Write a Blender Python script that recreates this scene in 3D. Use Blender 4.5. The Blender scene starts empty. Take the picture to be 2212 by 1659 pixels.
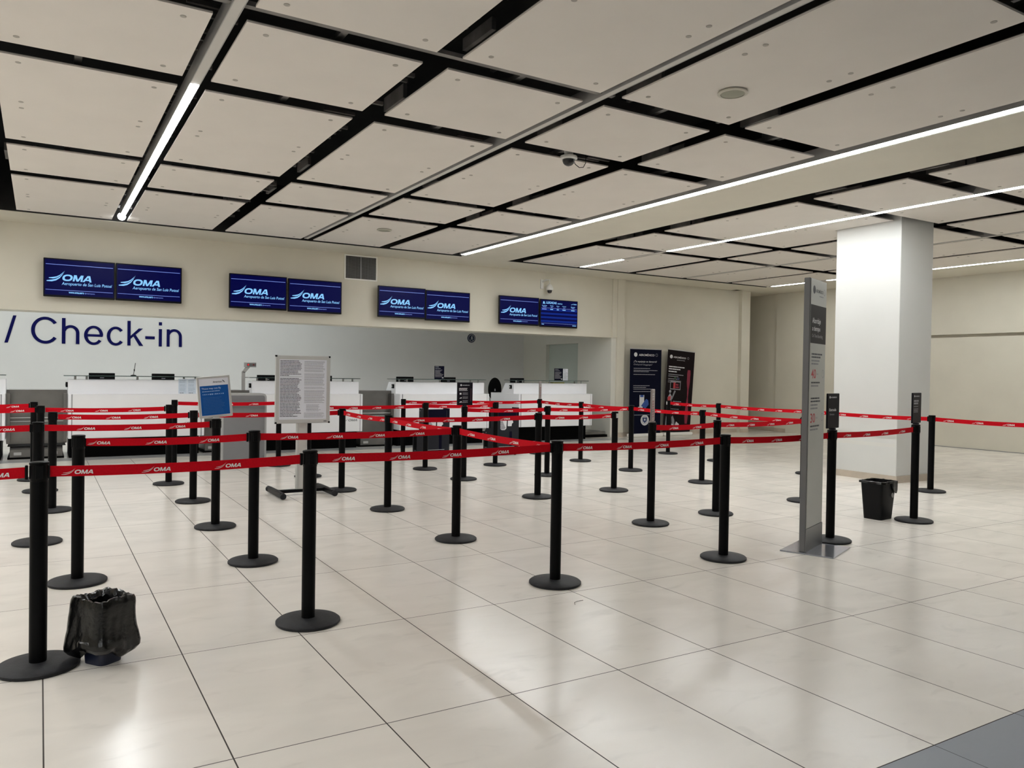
import bpy, math, random
from mathutils import Vector, Matrix, Euler

PI = math.pi
D = bpy.data
SC = bpy.context.scene
COL = SC.collection
random.seed(7)

# ---------------------------------------------------------------- camera, world, exposure
CAM_H = 1.43
F_PX = 1692.09
yaw, pitch, roll = math.radians(31.0801), math.radians(-0.7953), math.radians(0.9136)
cd = D.cameras.new('camera'); cam = D.objects.new('camera', cd); COL.objects.link(cam)
F = Vector((math.sin(yaw)*math.cos(pitch), math.cos(yaw)*math.cos(pitch), math.sin(pitch)))
Rt = Vector((math.cos(yaw), -math.sin(yaw), 0)); U = Rt.cross(F)
R2 = Rt*math.cos(roll) + U*math.sin(roll); U2 = -Rt*math.sin(roll) + U*math.cos(roll)
M = Matrix((R2, U2, -F)).transposed().to_4x4(); M.translation = (0, 0, CAM_H)
cam.matrix_world = M
cd.sensor_width = 36; cd.lens = 36*F_PX/2212; cd.clip_start = 0.05; cd.clip_end = 200
SC.camera = cam
w = D.worlds.new('world'); SC.world = w; w.use_nodes = True
w.node_tree.nodes['Background'].inputs[0].default_value = (0.9, 0.92, 1, 1)
w.node_tree.nodes['Background'].inputs[1].default_value = 0.0
SC.view_settings.view_transform = 'Standard'
SC.view_settings.look = 'None'
SC.view_settings.exposure = 0.0
SC.view_settings.gamma = 1
SC.view_settings.use_curve_mapping = False
SC.cycles.use_denoising = True
SC.cycles.max_bounces = 10
SC.cycles.diffuse_bounces = 6
SC.cycles.sample_clamp_indirect = 8

LAMP = 51.0        # radiance of the lit ceiling strips
COVE = 23.0        # radiance of the strip hidden behind the fascia

# ---------------------------------------------------------------- materials
MATS = {}
def mat(name, col, rough=0.5, metal=0.0, spec=0.5, noise=0.0, nscale=8, emit=None, estr=0.0, coat=0.0, bump=0.0, bscale=60, trans=0.0, alpha=1.0):
    if name in MATS: return MATS[name]
    m = D.materials.new(name); m.use_nodes = True
    nt = m.node_tree; b = nt.nodes['Principled BSDF']
    c = (*col, 1)
    b.inputs['Base Color'].default_value = c
    b.inputs['Roughness'].default_value = rough
    b.inputs['Metallic'].default_value = metal
    b.inputs['Specular IOR Level'].default_value = spec
    b.inputs['Coat Weight'].default_value = coat
    b.inputs['Transmission Weight'].default_value = trans
    b.inputs['Alpha'].default_value = alpha
    tc = nt.nodes.new('ShaderNodeTexCoord')
    if noise > 0:
        n = nt.nodes.new('ShaderNodeTexNoise'); n.inputs['Scale'].default_value = nscale; n.inputs['Detail'].default_value = 5
        nt.links.new(tc.outputs['Object'], n.inputs['Vector'])
        r = nt.nodes.new('ShaderNodeMapRange')
        r.inputs['From Min'].default_value = 0.3; r.inputs['From Max'].default_value = 0.7
        r.inputs['To Min'].default_value = 1-noise; r.inputs['To Max'].default_value = 1+noise
        nt.links.new(n.outputs['Fac'], r.inputs['Value'])
        v = nt.nodes.new('ShaderNodeVectorMath'); v.operation = 'SCALE'; v.inputs[0].default_value = col
        nt.links.new(r.outputs['Result'], v.inputs['Scale'])
        nt.links.new(v.outputs[0], b.inputs['Base Color'])
    if bump > 0:
        n2 = nt.nodes.new('ShaderNodeTexNoise'); n2.inputs['Scale'].default_value = bscale; n2.inputs['Detail'].default_value = 4
        nt.links.new(tc.outputs['Object'], n2.inputs['Vector'])
        bp = nt.nodes.new('ShaderNodeBump'); bp.inputs['Strength'].default_value = bump; bp.inputs['Distance'].default_value = 0.01
        nt.links.new(n2.outputs['Fac'], bp.inputs['Height']); nt.links.new(bp.outputs['Normal'], b.inputs['Normal'])
    if emit:
        b.inputs['Emission Color'].default_value = (*emit, 1); b.inputs['Emission Strength'].default_value = estr
    MATS[name] = m
    return m

def srgb(r, g, b):
    f = lambda c: ((c/255+0.055)/1.055)**2.4 if c/255 > 0.04045 else c/255/12.92
    return (f(r), f(g), f(b))

wall_m = mat('cream wall paint', (0.67, 0.635, 0.54), 0.6, noise=0.03, nscale=1.5, bump=0.05, bscale=90)
wallw_m = mat('white wall paint', (0.74, 0.745, 0.745), 0.6, noise=0.02, nscale=1.5)
colm = mat('white column paint', (0.64, 0.64, 0.615), 0.55, noise=0.02, nscale=2)
panel_m = mat('white ceiling board', (0.78, 0.735, 0.68), 0.75, noise=0.02, nscale=2)
paneledge_m = mat('board edge', (0.25, 0.23, 0.21), 0.8)
cap_m = mat('grey screw cap', (0.42, 0.39, 0.35), 0.6)
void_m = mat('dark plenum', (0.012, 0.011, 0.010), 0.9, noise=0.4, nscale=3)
stud_m = mat('dark plenum steel', (0.20, 0.19, 0.18), 0.6, metal=0.3, noise=0.3, nscale=6)
alu_m = mat('satin aluminium', (0.52, 0.52, 0.51), 0.45, metal=0.4)
profile_m = mat('grey lamp profile', (0.42, 0.41, 0.40), 0.5)
diff_off = mat('unlit diffuser', (0.62, 0.60, 0.56), 0.5)
diff_on = mat('lit diffuser', (0.9, 0.9, 0.9), 0.5, emit=(0.96, 0.99, 1.0), estr=LAMP)
cove_on = mat('lit cove tube', (0.9, 0.9, 0.9), 0.5, emit=(0.93, 0.99, 1.0), estr=COVE)
blk = mat('black powder coat', (0.0015, 0.0015, 0.0018), 0.45, spec=0.10, noise=0.15, nscale=30)
blkrub = mat('charcoal rubber base', (0.016, 0.016, 0.018), 0.6, spec=0.3, noise=0.25, nscale=25, bump=0.15, bscale=150)
blkpl = mat('black plastic', (0.002, 0.002, 0.0025), 0.4, spec=0.14)
red_m = mat('red belt webbing', (0.52, 0.002, 0.010), 0.8, spec=0.12, noise=0.08, nscale=120)
logo_m = mat('pale print', (0.78, 0.74, 0.72), 0.6)
white_m = mat('white laminate', (0.86, 0.865, 0.89), 0.35, noise=0.015, nscale=3)
whitep_m = mat('white laminate front', (0.82, 0.82, 0.83), 0.4, noise=0.015, nscale=3)
groove_m = mat('grey seam', (0.22, 0.22, 0.23), 0.6)
glogo_m = mat('grey lettering', (0.22, 0.23, 0.24), 0.5)
plinth_m = mat('black plinth', (0.001, 0.001, 0.001), 0.6, spec=0.05)
glass_m = mat('dark edged glass', (0.10, 0.16, 0.15), 0.08, trans=0.5, spec=0.6)
steel_m = mat('brushed steel', (0.21, 0.205, 0.195), 0.35, metal=0.8, noise=0.12, nscale=4)
steel_d = mat('dark steel', (0.20, 0.20, 0.20), 0.4, metal=0.7)
navyL = mat('navy letters', (0.002, 0.003, 0.085), 0.5, spec=0.1)
bezel_m = mat('screen bezel', (0.002, 0.002, 0.003), 0.4, spec=0.2)
scr_m = mat('lit navy screen', (0.0, 0.0, 0.004), 0.35, spec=0.1, emit=(0.0005, 0.001, 0.045), estr=1.0)
scr2_m = mat('lit blue row', (0.0, 0.0, 0.01), 0.35, spec=0.1, emit=(0.002, 0.018, 0.20), estr=1.0)
scrL_m = mat('lit pale blue lettering', (0.0, 0.0, 0.01), 0.3, emit=(0.24, 0.58, 1.0), estr=1.0)
scrl_m = mat('lit blue line', (0.0, 0.0, 0.01), 0.3, emit=(0.20, 0.30, 0.85), estr=0.9)
signblk = mat('black sign board', (0.006, 0.005, 0.009), 0.45, spec=0.12)
signtxt = mat('pale sign print', (0.62, 0.62, 0.64), 0.6)
signtxt2 = mat('dim sign print', (0.30, 0.30, 0.33), 0.6)
paper_m = mat('white paper', (0.66, 0.67, 0.73), 0.4)
ink_m = mat('dark ink', (0.05, 0.05, 0.06), 0.6)
ink2_m = mat('grey ink', (0.22, 0.22, 0.24), 0.6)
blue_m = mat('blue poster', (0.003, 0.075, 0.30), 0.4, spec=0.3)
blue2_m = mat('dim blue print', (0.02, 0.10, 0.32), 0.35)
bluetx = mat('pale blue print', (0.35, 0.50, 0.75), 0.5)
navyb = mat('navy banner fabric', (0.0015, 0.0025, 0.013), 0.6, spec=0.08)
brownb = mat('black banner fabric', (0.009, 0.005, 0.006), 0.6, spec=0.1)
crim_m = mat('crimson print', (0.22, 0.008, 0.035), 0.5)
red2_m = mat('red print', (0.45, 0.03, 0.04), 0.5)
grybd = mat('grey board', (0.20, 0.20, 0.21), 0.5, noise=0.05, nscale=3)
gryfr = mat('light grey frame', (0.40, 0.40, 0.40), 0.4)
mono_m = mat('light grey monolith panel', (0.42, 0.425, 0.40), 0.4)
monoed = mat('grey monolith edge', (0.17, 0.17, 0.175), 0.4, metal=0.3)
plate_m = mat('steel floor plate', (0.42, 0.44, 0.50), 0.15, metal=0.7)
base_m = mat('beige marble skirting', (0.50, 0.43, 0.35), 0.3, noise=0.12, nscale=5)
vent_m = mat('white vent frame', (0.86, 0.85, 0.80), 0.5)
ventd = mat('dark vent slot', (0.03, 0.028, 0.025), 0.7)
camw = mat('white camera shell', (0.72, 0.71, 0.68), 0.35)
dome_m = mat('smoked dome', (0.02, 0.02, 0.022), 0.1)
spk_m = mat('cream speaker rim', (0.56, 0.54, 0.46), 0.5)
spg_m = mat('speaker mesh', (0.34, 0.34, 0.27), 0.7)
bag_m = mat('black bin bag', (0.003, 0.003, 0.003), 0.20, spec=0.45, bump=0.25, bscale=30)
bluebin = mat('dark blue plastic', (0.004, 0.008, 0.03), 0.4)
bin_m = mat('black bin plastic', (0.003, 0.003, 0.0035), 0.45, spec=0.18)
navypl = mat('navy panel', (0.002, 0.002, 0.012), 0.45, spec=0.1)
dkgr = mat('dark grey sheet metal', (0.014, 0.015, 0.020), 0.5, spec=0.2)
yel_m = mat('yellow folder', (0.45, 0.40, 0.05), 0.5)
redlamp = mat('red indicator', (0.3, 0.01, 0.01), 0.3, emit=(1, 0.03, 0.03), estr=0.5)
gglass = mat('greenish glass', (0.52, 0.58, 0.54), 0.25, spec=0.5)
fabr = mat('black mesh fabric', (0.002, 0.002, 0.002), 0.8, spec=0.08)
darktop_m = mat('dark platform top', (0.02, 0.02, 0.02), 0.8)
crumb = mat('dark debris', (0.03, 0.025, 0.02), 0.8)

def floor_mat(name, base, gx0, gxp, gy0, gyp, grout, rough=0.2, gwid=0.0028):
    m = D.materials.new(name); m.use_nodes = True; nt = m.node_tree; N = nt.nodes; L = nt.links
    b = N['Principled BSDF']
    geo = N.new('ShaderNodeNewGeometry'); sep = N.new('ShaderNodeSeparateXYZ'); L.new(geo.outputs['Position'], sep.inputs[0])
    def mth(op, a, c=None, d=None):
        n = N.new('ShaderNodeMath'); n.operation = op
        for i, v in enumerate((a, c, d)):
            if v is None: continue
            if isinstance(v, (int, float)): n.inputs[i].default_value = v
            else: L.new(v, n.inputs[i])
        return n.outputs[0]
    def dist(axis, o, p):
        q = mth('SUBTRACT', sep.outputs[axis], o); q = mth('DIVIDE', q, p)
        fr = mth('SUBTRACT', q, mth('ROUND', q)); return mth('MULTIPLY', mth('ABSOLUTE', fr), p), mth('FLOOR', q)
    dx, ix = dist(0, gx0, gxp); dy, iy = dist(1, gy0, gyp)
    g = mth('MAXIMUM', mth('LESS_THAN', dx, gwid/2*1.4), mth('LESS_THAN', dy, gwid/2*1.25))
    # cloudy marbling
    mp = N.new('ShaderNodeMapping'); mp.inputs['Scale'].default_value = (1.0, 2.2, 1.0)
    L.new(geo.outputs['Position'], mp.inputs['Vector'])
    n1 = N.new('ShaderNodeTexNoise'); n1.inputs['Scale'].default_value = 1.6; n1.inputs['Detail'].default_value = 6; n1.inputs['Distortion'].default_value = 0.8
    L.new(mp.outputs[0], n1.inputs['Vector'])
    n2 = N.new('ShaderNodeTexNoise'); n2.inputs['Scale'].default_value = 3.5; n2.inputs['Detail'].default_value = 5; n2.inputs['Distortion'].default_value = 0.8
    L.new(mp.outputs[0], n2.inputs['Vector'])
    wn = N.new('ShaderNodeTexWhiteNoise'); wn.noise_dimensions = '2D'
    cmb = N.new('ShaderNodeCombineXYZ'); L.new(ix, cmb.inputs[0]); L.new(iy, cmb.inputs[1]); L.new(cmb.outputs[0], wn.inputs['Vector'])
    a = mth('MULTIPLY', mth('SUBTRACT', n1.outputs['Fac'], 0.5), 0.20)
    c = mth('MULTIPLY', mth('MINIMUM', mth('SUBTRACT', n2.outputs['Fac'], 0.40), 0.02), 0.55)
    t = mth('MULTIPLY', mth('SUBTRACT', wn.outputs['Value'], 0.5), 0.05)
    s = mth('ADD', mth('ADD', mth('ADD', a, c), t), 1.0)
    v = N.new('ShaderNodeVectorMath'); v.operation = 'SCALE'; v.inputs[0].default_value = base; L.new(s, v.inputs['Scale'])
    mx = N.new('ShaderNodeMix'); mx.data_type = 'RGBA'; L.new(g, mx.inputs[0]); L.new(v.outputs[0], mx.inputs[6]); mx.inputs[7].default_value = (*grout, 1)
    L.new(mx.outputs[2], b.inputs['Base Color'])
    r = mth('ADD', mth('MULTIPLY', n1.outputs['Fac'], 0.12), rough-0.05)
    r2 = mth('MAXIMUM', r, mth('MULTIPLY', g, 0.8)); L.new(r2, b.inputs['Roughness'])
    b.inputs['Specular IOR Level'].default_value = 0.42
    return m
floor_m = floor_mat('cream stone tile', (0.76, 0.715, 0.65), 0.02, 0.5975, 1.745, 1.2135, (0.045, 0.036, 0.03), 0.20, 0.0040)
floor2_m = floor_mat('blue grey stone tile', (0.17, 0.19, 0.23), 0.02, 0.5975, 1.745, 1.2135, (0.06, 0.06, 0.07), 0.35)

# ---------------------------------------------------------------- mesh helpers
class MB:
    def __init__(s): s.v = []; s.f = []; s.mi = []; s.mats = []
    def mid(s, m):
        if m not in s.mats: s.mats.append(m)
        return s.mats.index(m)
    def add(s, vs, fs, m):
        o = len(s.v); k = s.mid(m); s.v += [tuple(v) for v in vs]
        for f in fs: s.f.append([i+o for i in f]); s.mi.append(k)
    def box(s, x0, x1, y0, y1, z0, z1, m, T=None):
        vs = [(x, y, z) for z in (z0, z1) for y in (y0, y1) for x in (x0, x1)]
        if T is not None: vs = [T @ Vector(v) for v in vs]
        s.add(vs, [(0, 2, 3, 1), (4, 5, 7, 6), (0, 1, 5, 4), (2, 6, 7, 3), (0, 4, 6, 2), (1, 3, 7, 5)], m)
        return s
    def bbox(s, x0, x1, y0, y1, z0, z1, m, b=0.004, T=None):
        """box with chamfered edges"""
        cx, cy, cz = (x0+x1)/2, (y0+y1)/2, (z0+z1)/2
        hx, hy, hz = (x1-x0)/2, (y1-y0)/2, (z1-z0)/2
        b = min(b, hx*.49, hy*.49, hz*.49)
        vs = []; idx = {}
        for sx in (-1, 1):
            for sy in (-1, 1):
                for sz in (-1, 1):
                    for a in range(3):
                        p = [hx-b, hy-b, hz-b]; p[a] += b
                        idx[(sx, sy, sz, a)] = len(vs)
                        vs.append((cx+sx*p[0], cy+sy*p[1], cz+sz*p[2]))
        fs = []
        for a in range(3):
            o1, o2 = [q for q in range(3) if q != a]
            for sg in (-1, 1):
                loop = []
                for (p, q) in ((-1, -1), (1, -1), (1, 1), (-1, 1)):
                    k = [0, 0, 0]; k[a] = sg; k[o1] = p; k[o2] = q
                    loop.append(idx[(k[0], k[1], k[2], a)])
                fs.append(loop)
        for a in range(3):          # edges along axis a
            o1, o2 = [q for q in range(3) if q != a]
            for p in (-1, 1):
                for q in (-1, 1):
                    k0 = [0]*3; k0[o1] = p; k0[o2] = q; k1 = list(k0); k0[a] = -1; k1[a] = 1
                    fs.append([idx[(*k0, o1)], idx[(*k1, o1)], idx[(*k1, o2)], idx[(*k0, o2)]])
        for sx in (-1, 1):
            for sy in (-1, 1):
                for sz in (-1, 1): fs.append([idx[(sx, sy, sz, a)] for a in range(3)])
        if T is not None: vs = [T @ Vector(v) for v in vs]
        s.add(vs, fs, m); return s
    def lathe(s, prof, m, n=32, c=(0, 0, 0), T=None, cap=True):
        vs = []; fs = []
        for r, z in prof:
            for i in range(n):
                a = 2*PI*i/n; vs.append((c[0]+r*math.cos(a), c[1]+r*math.sin(a), c[2]+z))
        for j in range(len(prof)-1):
            for i in range(n):
                k = (i+1) % n; fs.append((j*n+i, j*n+k, (j+1)*n+k, (j+1)*n+i))
        if cap:
            fs.append(tuple(range(n-1, -1, -1))); fs.append(tuple(range((len(prof)-1)*n, len(prof)*n)))
        if T is not None: vs = [T @ Vector(v) for v in vs]
        s.add(vs, fs, m); return s
    def tube(s, pts, r, m, n=10):
        pts = [Vector(p) for p in pts]; vs = []; fs = []
        for i, p in enumerate(pts):
            d = (pts[min(i+1, len(pts)-1)]-pts[max(i-1, 0)]).normalized()
            u = d.cross(Vector((0, 0, 1)));
            if u.length < 1e-3: u = d.cross(Vector((0, 1, 0)))
            u.normalize(); v = d.cross(u)
            for k in range(n):
                a = 2*PI*k/n; vs.append(p + (u*math.cos(a)+v*math.sin(a))*r)
        for i in range(len(pts)-1):
            for k in range(n):
                q = (k+1) % n; fs.append((i*n+k, i*n+q, (i+1)*n+q, (i+1)*n+k))
        fs.append(tuple(range(n-1, -1, -1))); fs.append(tuple(range((len(pts)-1)*n, len(pts)*n)))
        s.add(vs, fs, m); return s
    def prism(s, poly, axis, a0, a1, m):
        """poly in the two other axes, extruded along axis"""
        vs = []
        for a in (a0, a1):
            for p, q in poly:
                vs.append({'x': (a, p, q), 'y': (p, a, q), 'z': (p, q, a)}[axis])
        n = len(poly)
        fs = [tuple(range(n-1, -1, -1)), tuple(range(n, 2*n))] + [(i, (i+1) % n, n+(i+1) % n, n+i) for i in range(n)]
        s.add(vs, fs, m); return s
    def build(s, name, parent=None, smooth=False, loc=None):
        me = D.meshes.new(name); me.from_pydata(s.v, [], s.f)
        for m in s.mats: me.materials.append(m)
        me.polygons.foreach_set('material_index', s.mi)
        me.update()
        bm = None
        import bmesh
        bm = bmesh.new(); bm.from_mesh(me); bmesh.ops.recalc_face_normals(bm, faces=bm.faces); bm.to_mesh(me); bm.free()
        if smooth:
            me.polygons.foreach_set('use_smooth', [True]*len(me.polygons))
            try: me.set_sharp_from_angle(angle=math.radians(35))
            except Exception: pass
        o = D.objects.new(name, me); COL.objects.link(o)
        if parent: o.parent = parent
        if loc: o.location = loc
        return o

def tag(o, label=None, cat=None, group=None, kind=None):
    if label: o['label'] = label
    if cat: o['category'] = cat
    if group: o['group'] = group
    if kind: o['kind'] = kind
    return o
def thing(name, label, cat, loc=(0, 0, 0), rz=0, group=None):
    o = D.objects.new(name, None); COL.objects.link(o); o.empty_display_size = 0.1
    o.location = loc; o.rotation_euler = (0, 0, rz)
    return tag(o, label, cat, group)
def struct(name, mb): return tag(mb.build(name), kind='structure')
def copy_tree(o, parent=None):
    c = o.copy(); COL.objects.link(c)
    if parent: c.parent = parent
    for ch in list(KIDS.get(o.name, [])): copy_tree(ch, c)
    return c
KIDS = {}

# text as triangles, normalised so that the caller gives the box
TX = {}
def text_tris(s, bold=0.0, shear=0.0):
    key = (s, bold, shear)
    if key in TX: return TX[key]
    cu = D.curves.new('t', 'FONT'); cu.body = s; cu.size = 1; cu.offset = bold; cu.resolution_u = 3
    ob = D.objects.new('t', cu); COL.objects.link(ob)
    bpy.context.view_layer.update()
    dg = bpy.context.evaluated_depsgraph_get()
    me = D.meshes.new_from_object(ob.evaluated_get(dg))
    vs = [(v.co.x+shear*v.co.y, v.co.y) for v in me.vertices]; fs = [tuple(p.vertices) for p in me.polygons]
    D.objects.remove(ob); D.curves.remove(cu); D.meshes.remove(me)
    x0 = min(v[0] for v in vs); x1 = max(v[0] for v in vs); y0 = min(v[1] for v in vs); y1 = max(v[1] for v in vs)
    TX[key] = ([((x-x0)/(x1-x0), (y-y0)/(y1-y0)) for x, y in vs], fs, (x1-x0)/(y1-y0))
    return TX[key]

class Face:
    """a flat printed face: x to the reader's right, y up, in metres; lifts in mm"""
    def __init__(s, mb, O, R, Uv, lift=0.001):
        s.mb = mb; s.O = Vector(O); s.R = Vector(R).normalized(); s.U = Vector(Uv).normalized()
        s.N = s.R.cross(s.U).normalized()      # towards the reader
        s.l = lift
    def P(s, x, y, k=1): return s.O + s.R*x + s.U*y + s.N*s.l*k
    def rect(s, x0, x1, y0, y1, m, k=1):
        s.mb.add([s.P(x0, y0, k), s.P(x1, y0, k), s.P(x1, y1, k), s.P(x0, y1, k)], [(0, 1, 2, 3)], m)
    def poly(s, pts, m, k=1): s.mb.add([s.P(x, y, k) for x, y in pts], [tuple(range(len(pts)))], m)
    def text(s, t, x0, y0, w=None, h=None, m=None, bold=0.0, shear=0.0, k=2):
        vs, fs, asp = text_tris(t, bold, shear)
        if w is None: w = h*asp
        if h is None: h = w/asp
        s.mb.add([s.P(x0+x*w, y0+y*h, k) for x, y in vs], fs, m); return w
    def disc(s, cx, cy, r, m, k=1, n=28): s.poly([(cx+r*math.cos(2*PI*i/n), cy+r*math.sin(2*PI*i/n)) for i in range(n)], m, k)
    def ring(s, cx, cy, r0, r1, m, k=2, n=28, a0=0, a1=2*PI):
        vs = []; fs = []
        for i in range(n+1):
            a = a0+(a1-a0)*i/n
            vs += [s.P(cx+r0*math.cos(a), cy+r0*math.sin(a), k), s.P(cx+r1*math.cos(a), cy+r1*math.sin(a), k)]
        for i in range(n): fs.append((2*i, 2*i+1, 2*i+3, 2*i+2))
        s.mb.add(vs, fs, m)
    def words(s, x0, y, w, h, m, rnd, k=1, gap=0.5):
        """one line of small unreadable print: word-sized dashes"""
        x = x0
        while x < x0+w-h*0.8:
            ww = min(h*rnd.uniform(1.5, 6), x0+w-x)
            s.rect(x, x+ww, y, y+h, m, k); x += ww+h*gap
    def swoosh(s, x, y, c, m, fat=1.0, k=2):
        for vs, fs in swoosh_geo(fat): s.mb.add([s.P(x+c*a, y+c*b, k) for a, b in vs], fs, m)
def swoosh_geo(fat):
    out = []
    for pts, t in ((((-2.75, -0.12), (-1.9, -0.06), (-1.2, 0.10), (-0.6, 0.42), (-0.15, 0.85), (0.28, 1.45)), 0.17),
                   (((-2.40, 0.30), (-1.7, 0.34), (-1.1, 0.46), (-0.6, 0.70), (-0.2, 1.0), (0.10, 1.30)), 0.14)):
        vs = []; n = len(pts)
        for i, (a, b) in enumerate(pts):
            th = t*fat*(0.45 if i == 0 else 1.0)*(1-(i/(n-1))**3)
            vs += [(a, b-th/2), (a, b+th/2)]
        out.append((vs, [(2*i, 2*i+2, 2*i+3, 2*i+1) for i in range(n-1)]))
    return out
def oma_geo():
    out = []; n = 22
    def se(rx, ry, i): t = 2*PI*i/n; c, q = math.cos(t), math.sin(t); return (0.76+rx*math.copysign(abs(c)**0.85, c), 0.5+ry*math.copysign(abs(q)**0.85, q))
    vs = []
    for i in range(n): vs += [se(0.76, 0.52, i), se(0.43, 0.29, i)]
    out.append((vs, [(2*i, (2*i+2) % (2*n), (2*i+3) % (2*n), 2*i+1) for i in range(n)]))
    Q = lambda *p: out.append((list(p), [(0, 1, 2, 3)]))
    Q((1.62, 0), (1.90, 0), (1.90, 1), (1.62, 1)); Q((2.78, 0), (3.06, 0), (3.06, 1), (2.78, 1))
    Q((1.62, 1), (2.02, 1), (2.46, 0), (2.20, 0)); Q((2.66, 1), (3.06, 1), (2.48, 0), (2.22, 0))
    Q((3.08, 0), (3.40, 0), (3.98, 1), (3.66, 1)); Q((4.16, 0), (4.48, 0), (4.06, 1), (3.72, 1)); Q((3.40, 0.20), (4.25, 0.20), (4.18, 0.40), (3.50, 0.40))
    return [([(x*0.93+0.2*y, y) for x, y in v], f) for v, f in out]
OMAG = oma_geo()
def oma(fc, x, y, cap, m, fat=1.0, bold=0.02, k=2, sx=1.0, sy=1.0, dx=0.0):
    """x,y = lower left of the letters"""
    for vs, fs in swoosh_geo(fat): fc.mb.add([fc.P(x+cap*(a*sx+dx), y+cap*b*sy, k) for a, b in vs], fs, m)
    for vs, fs in OMAG: fc.mb.add([fc.P(x+cap*a, y+cap*b, k) for a, b in vs], fs, m)

HC = 3.62      # ceiling board level
YW = 14.20     # face of the check-in wall
# ---------------------------------------------------------------- the setting
mb = MB(); mb.box(-9, 17.5, 1.745, 20, -0.06, 0, floor_m); struct('floor', mb)
mb = MB(); mb.box(-9, 17.5, -6, 1.743, -0.06, 0, floor2_m); struct('floor', mb)
mb = MB(); mb.box(-4, 11.2, 13.52, 13.96, 0.0, 0.0015, mat('grey stone strip', (0.33, 0.33, 0.33), 0.3, noise=0.15, nscale=6)); struct('trim_1', mb)
# fascia above the desks, back room behind it
mb = MB(); mb.box(-9, 11.2, YW, YW+0.5, 2.28, 4.6, wall_m); struct('wall_front', mb)
mb = MB(); mb.box(-9, 11.2, 18.0, 18.2, 0, 3.6, wallw_m); struct('wall_back', mb)
mb = MB(); mb.box(-9, 11.2, YW+0.5, 18.0, 3.45, 3.6, wallw_m); struct('ceiling', mb)
# right wall of the back room with a glazed opening
rwall_m = mat('warm white wall paint', (0.68, 0.67, 0.61), 0.6, noise=0.02, nscale=1.5)
mb = MB()
mb.box(11.2, 11.33, YW+0.5, 15.5, 0, 3.6, rwall_m); mb.box(11.2, 11.33, 16.9, 18.2, 0, 3.6, rwall_m); mb.box(11.2, 11.33, 15.5, 16.9, 2.18, 3.6, rwall_m); mb.box(11.2, 11.33, YW, YW+0.5, 0, 2.28, rwall_m)
struct('wall_right', mb)
mb = MB(); mb.box(11.30, 11.31, 15.5, 16.9, 0, 2.18, gglass); struct('window_1', mb)
# pilasters and the wall that carries the banners
mb = MB(); mb.box(11.33, 11.54, 14.15, 14.6, 0, 4.6, wall_m); mb.box(11.2, 11.33, 14.17, YW, 2.28, 4.6, wall_m); struct('wall_front', mb)
mb = MB(); mb.box(11.54, 15.36, YW+0.06, YW+0.3, 0, 4.6, wall_m); struct('wall_front', mb)
mb = MB(); mb.box(15.36, 15.66, 14.15, 14.6, 0, 4.6, wall_m); struct('wall_front', mb)
mb = MB(); mb.box(15.66, 17.0, 16.4, 16.6, 0, 4.6, wall_m); mb.box(15.5, 15.66, 14.6, 16.4, 0, 4.6, wall_m); struct('wall_back', mb)
mb = MB(); mb.box(16.64, 17.0, -6, 13.75, 0, 2.34, wall_m); mb.box(16.60, 17.0, -6, 13.75, 2.40, 4.6, wall_m); mb.box(16.72, 17.0, -6, 11.0, 2.34, 2.40, wall_m); mb.box(16.60, 17.0, 11.0, 13.75, 2.34, 2.40, wall_m); mb.box(16.60, 16.64, 11.0, 13.75, 0, 2.34, wall_m)
mb.box(16.60, 17.0, 13.75, 14.1, 0, 4.6, wall_m); mb.box(16.68, 17.0, 14.1, 16.6, 0, 4.6, wall_m); struct('wall_side', mb)
mb = MB()
mb.box(11.33, 11.54, 14.135, 14.15, 0, 0.10, base_m); mb.box(11.54, 15.36, 14.245, 14.26, 0, 0.10, base_m); mb.box(15.36, 15.66, 14.135, 14.15, 0, 0.10, base_m)
struct('baseboard_front', mb)
mb = MB(); mb.box(16.585, 16.60, 13.75, 14.1, 0, 0.10, base_m); mb.box(16.665, 16.68, 14.1, 16.4, 0, 0.10, base_m)
mb.box(16.632, 16.64, -6, 13.75, 0, 0.012, groove_m); struct('baseboard_side', mb)
# walls out of view that close the hall
mb = MB(); mb.box(-9.2, -9, -6, 20, 0, 4.6, wall_m); struct('wall_left', mb)
mb = MB(); mb.box(-9.2, 17, -6.2, -6, 0, 4.6, wall_m); struct('wall_rear', mb)
# column
mb = MB(); mb.bbox(10.10, 10.86, 6.48, 7.50, 0.0, HC+0.4, colm, 0.006); struct('wall_column', mb)
mb = MB()
for a in ((10.08, 10.88, 6.46, 6.478), (10.08, 10.098, 6.478, 7.502), (10.862, 10.88, 6.478, 7.502), (10.08, 10.88, 7.502, 7.52)): mb.box(*a, 0, 0.095, base_m)
struct('baseboard_column', mb)
mb = MB(); mb.box(10.0995, 10.1005, 6.50, 7.49, 0.485, 0.535, mat('faint band', (0.66, 0.65, 0.61), 0.55)); struct('trim_2', mb)

# ceiling: plastered border and beam, dark slab above
mb = MB()
mb.box(-9, 15.2, 13.26, YW, HC, HC+0.12, wall_m); mb.box(15.21, 16.66, -6, 16.5, HC, HC+0.12, wall_m)
mb.box(6.82, 7.83, -6, 13.26, HC, HC+0.12, wall_m); mb.box(15.2, 15.21, 13.19, 16.5, HC, HC+0.12, wall_m)
mb.box(15.0, 15.21, 14.0, 14.2, HC, HC+0.12, wall_m)
struct('ceiling', mb)
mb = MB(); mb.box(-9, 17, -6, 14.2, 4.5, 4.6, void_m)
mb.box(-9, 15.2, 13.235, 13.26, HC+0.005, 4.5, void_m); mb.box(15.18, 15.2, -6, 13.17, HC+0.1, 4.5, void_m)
mb.box(6.83, 7.82, -6, 13.22, HC+0.121, 4.5, void_m); struct('ceiling', mb)
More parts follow.
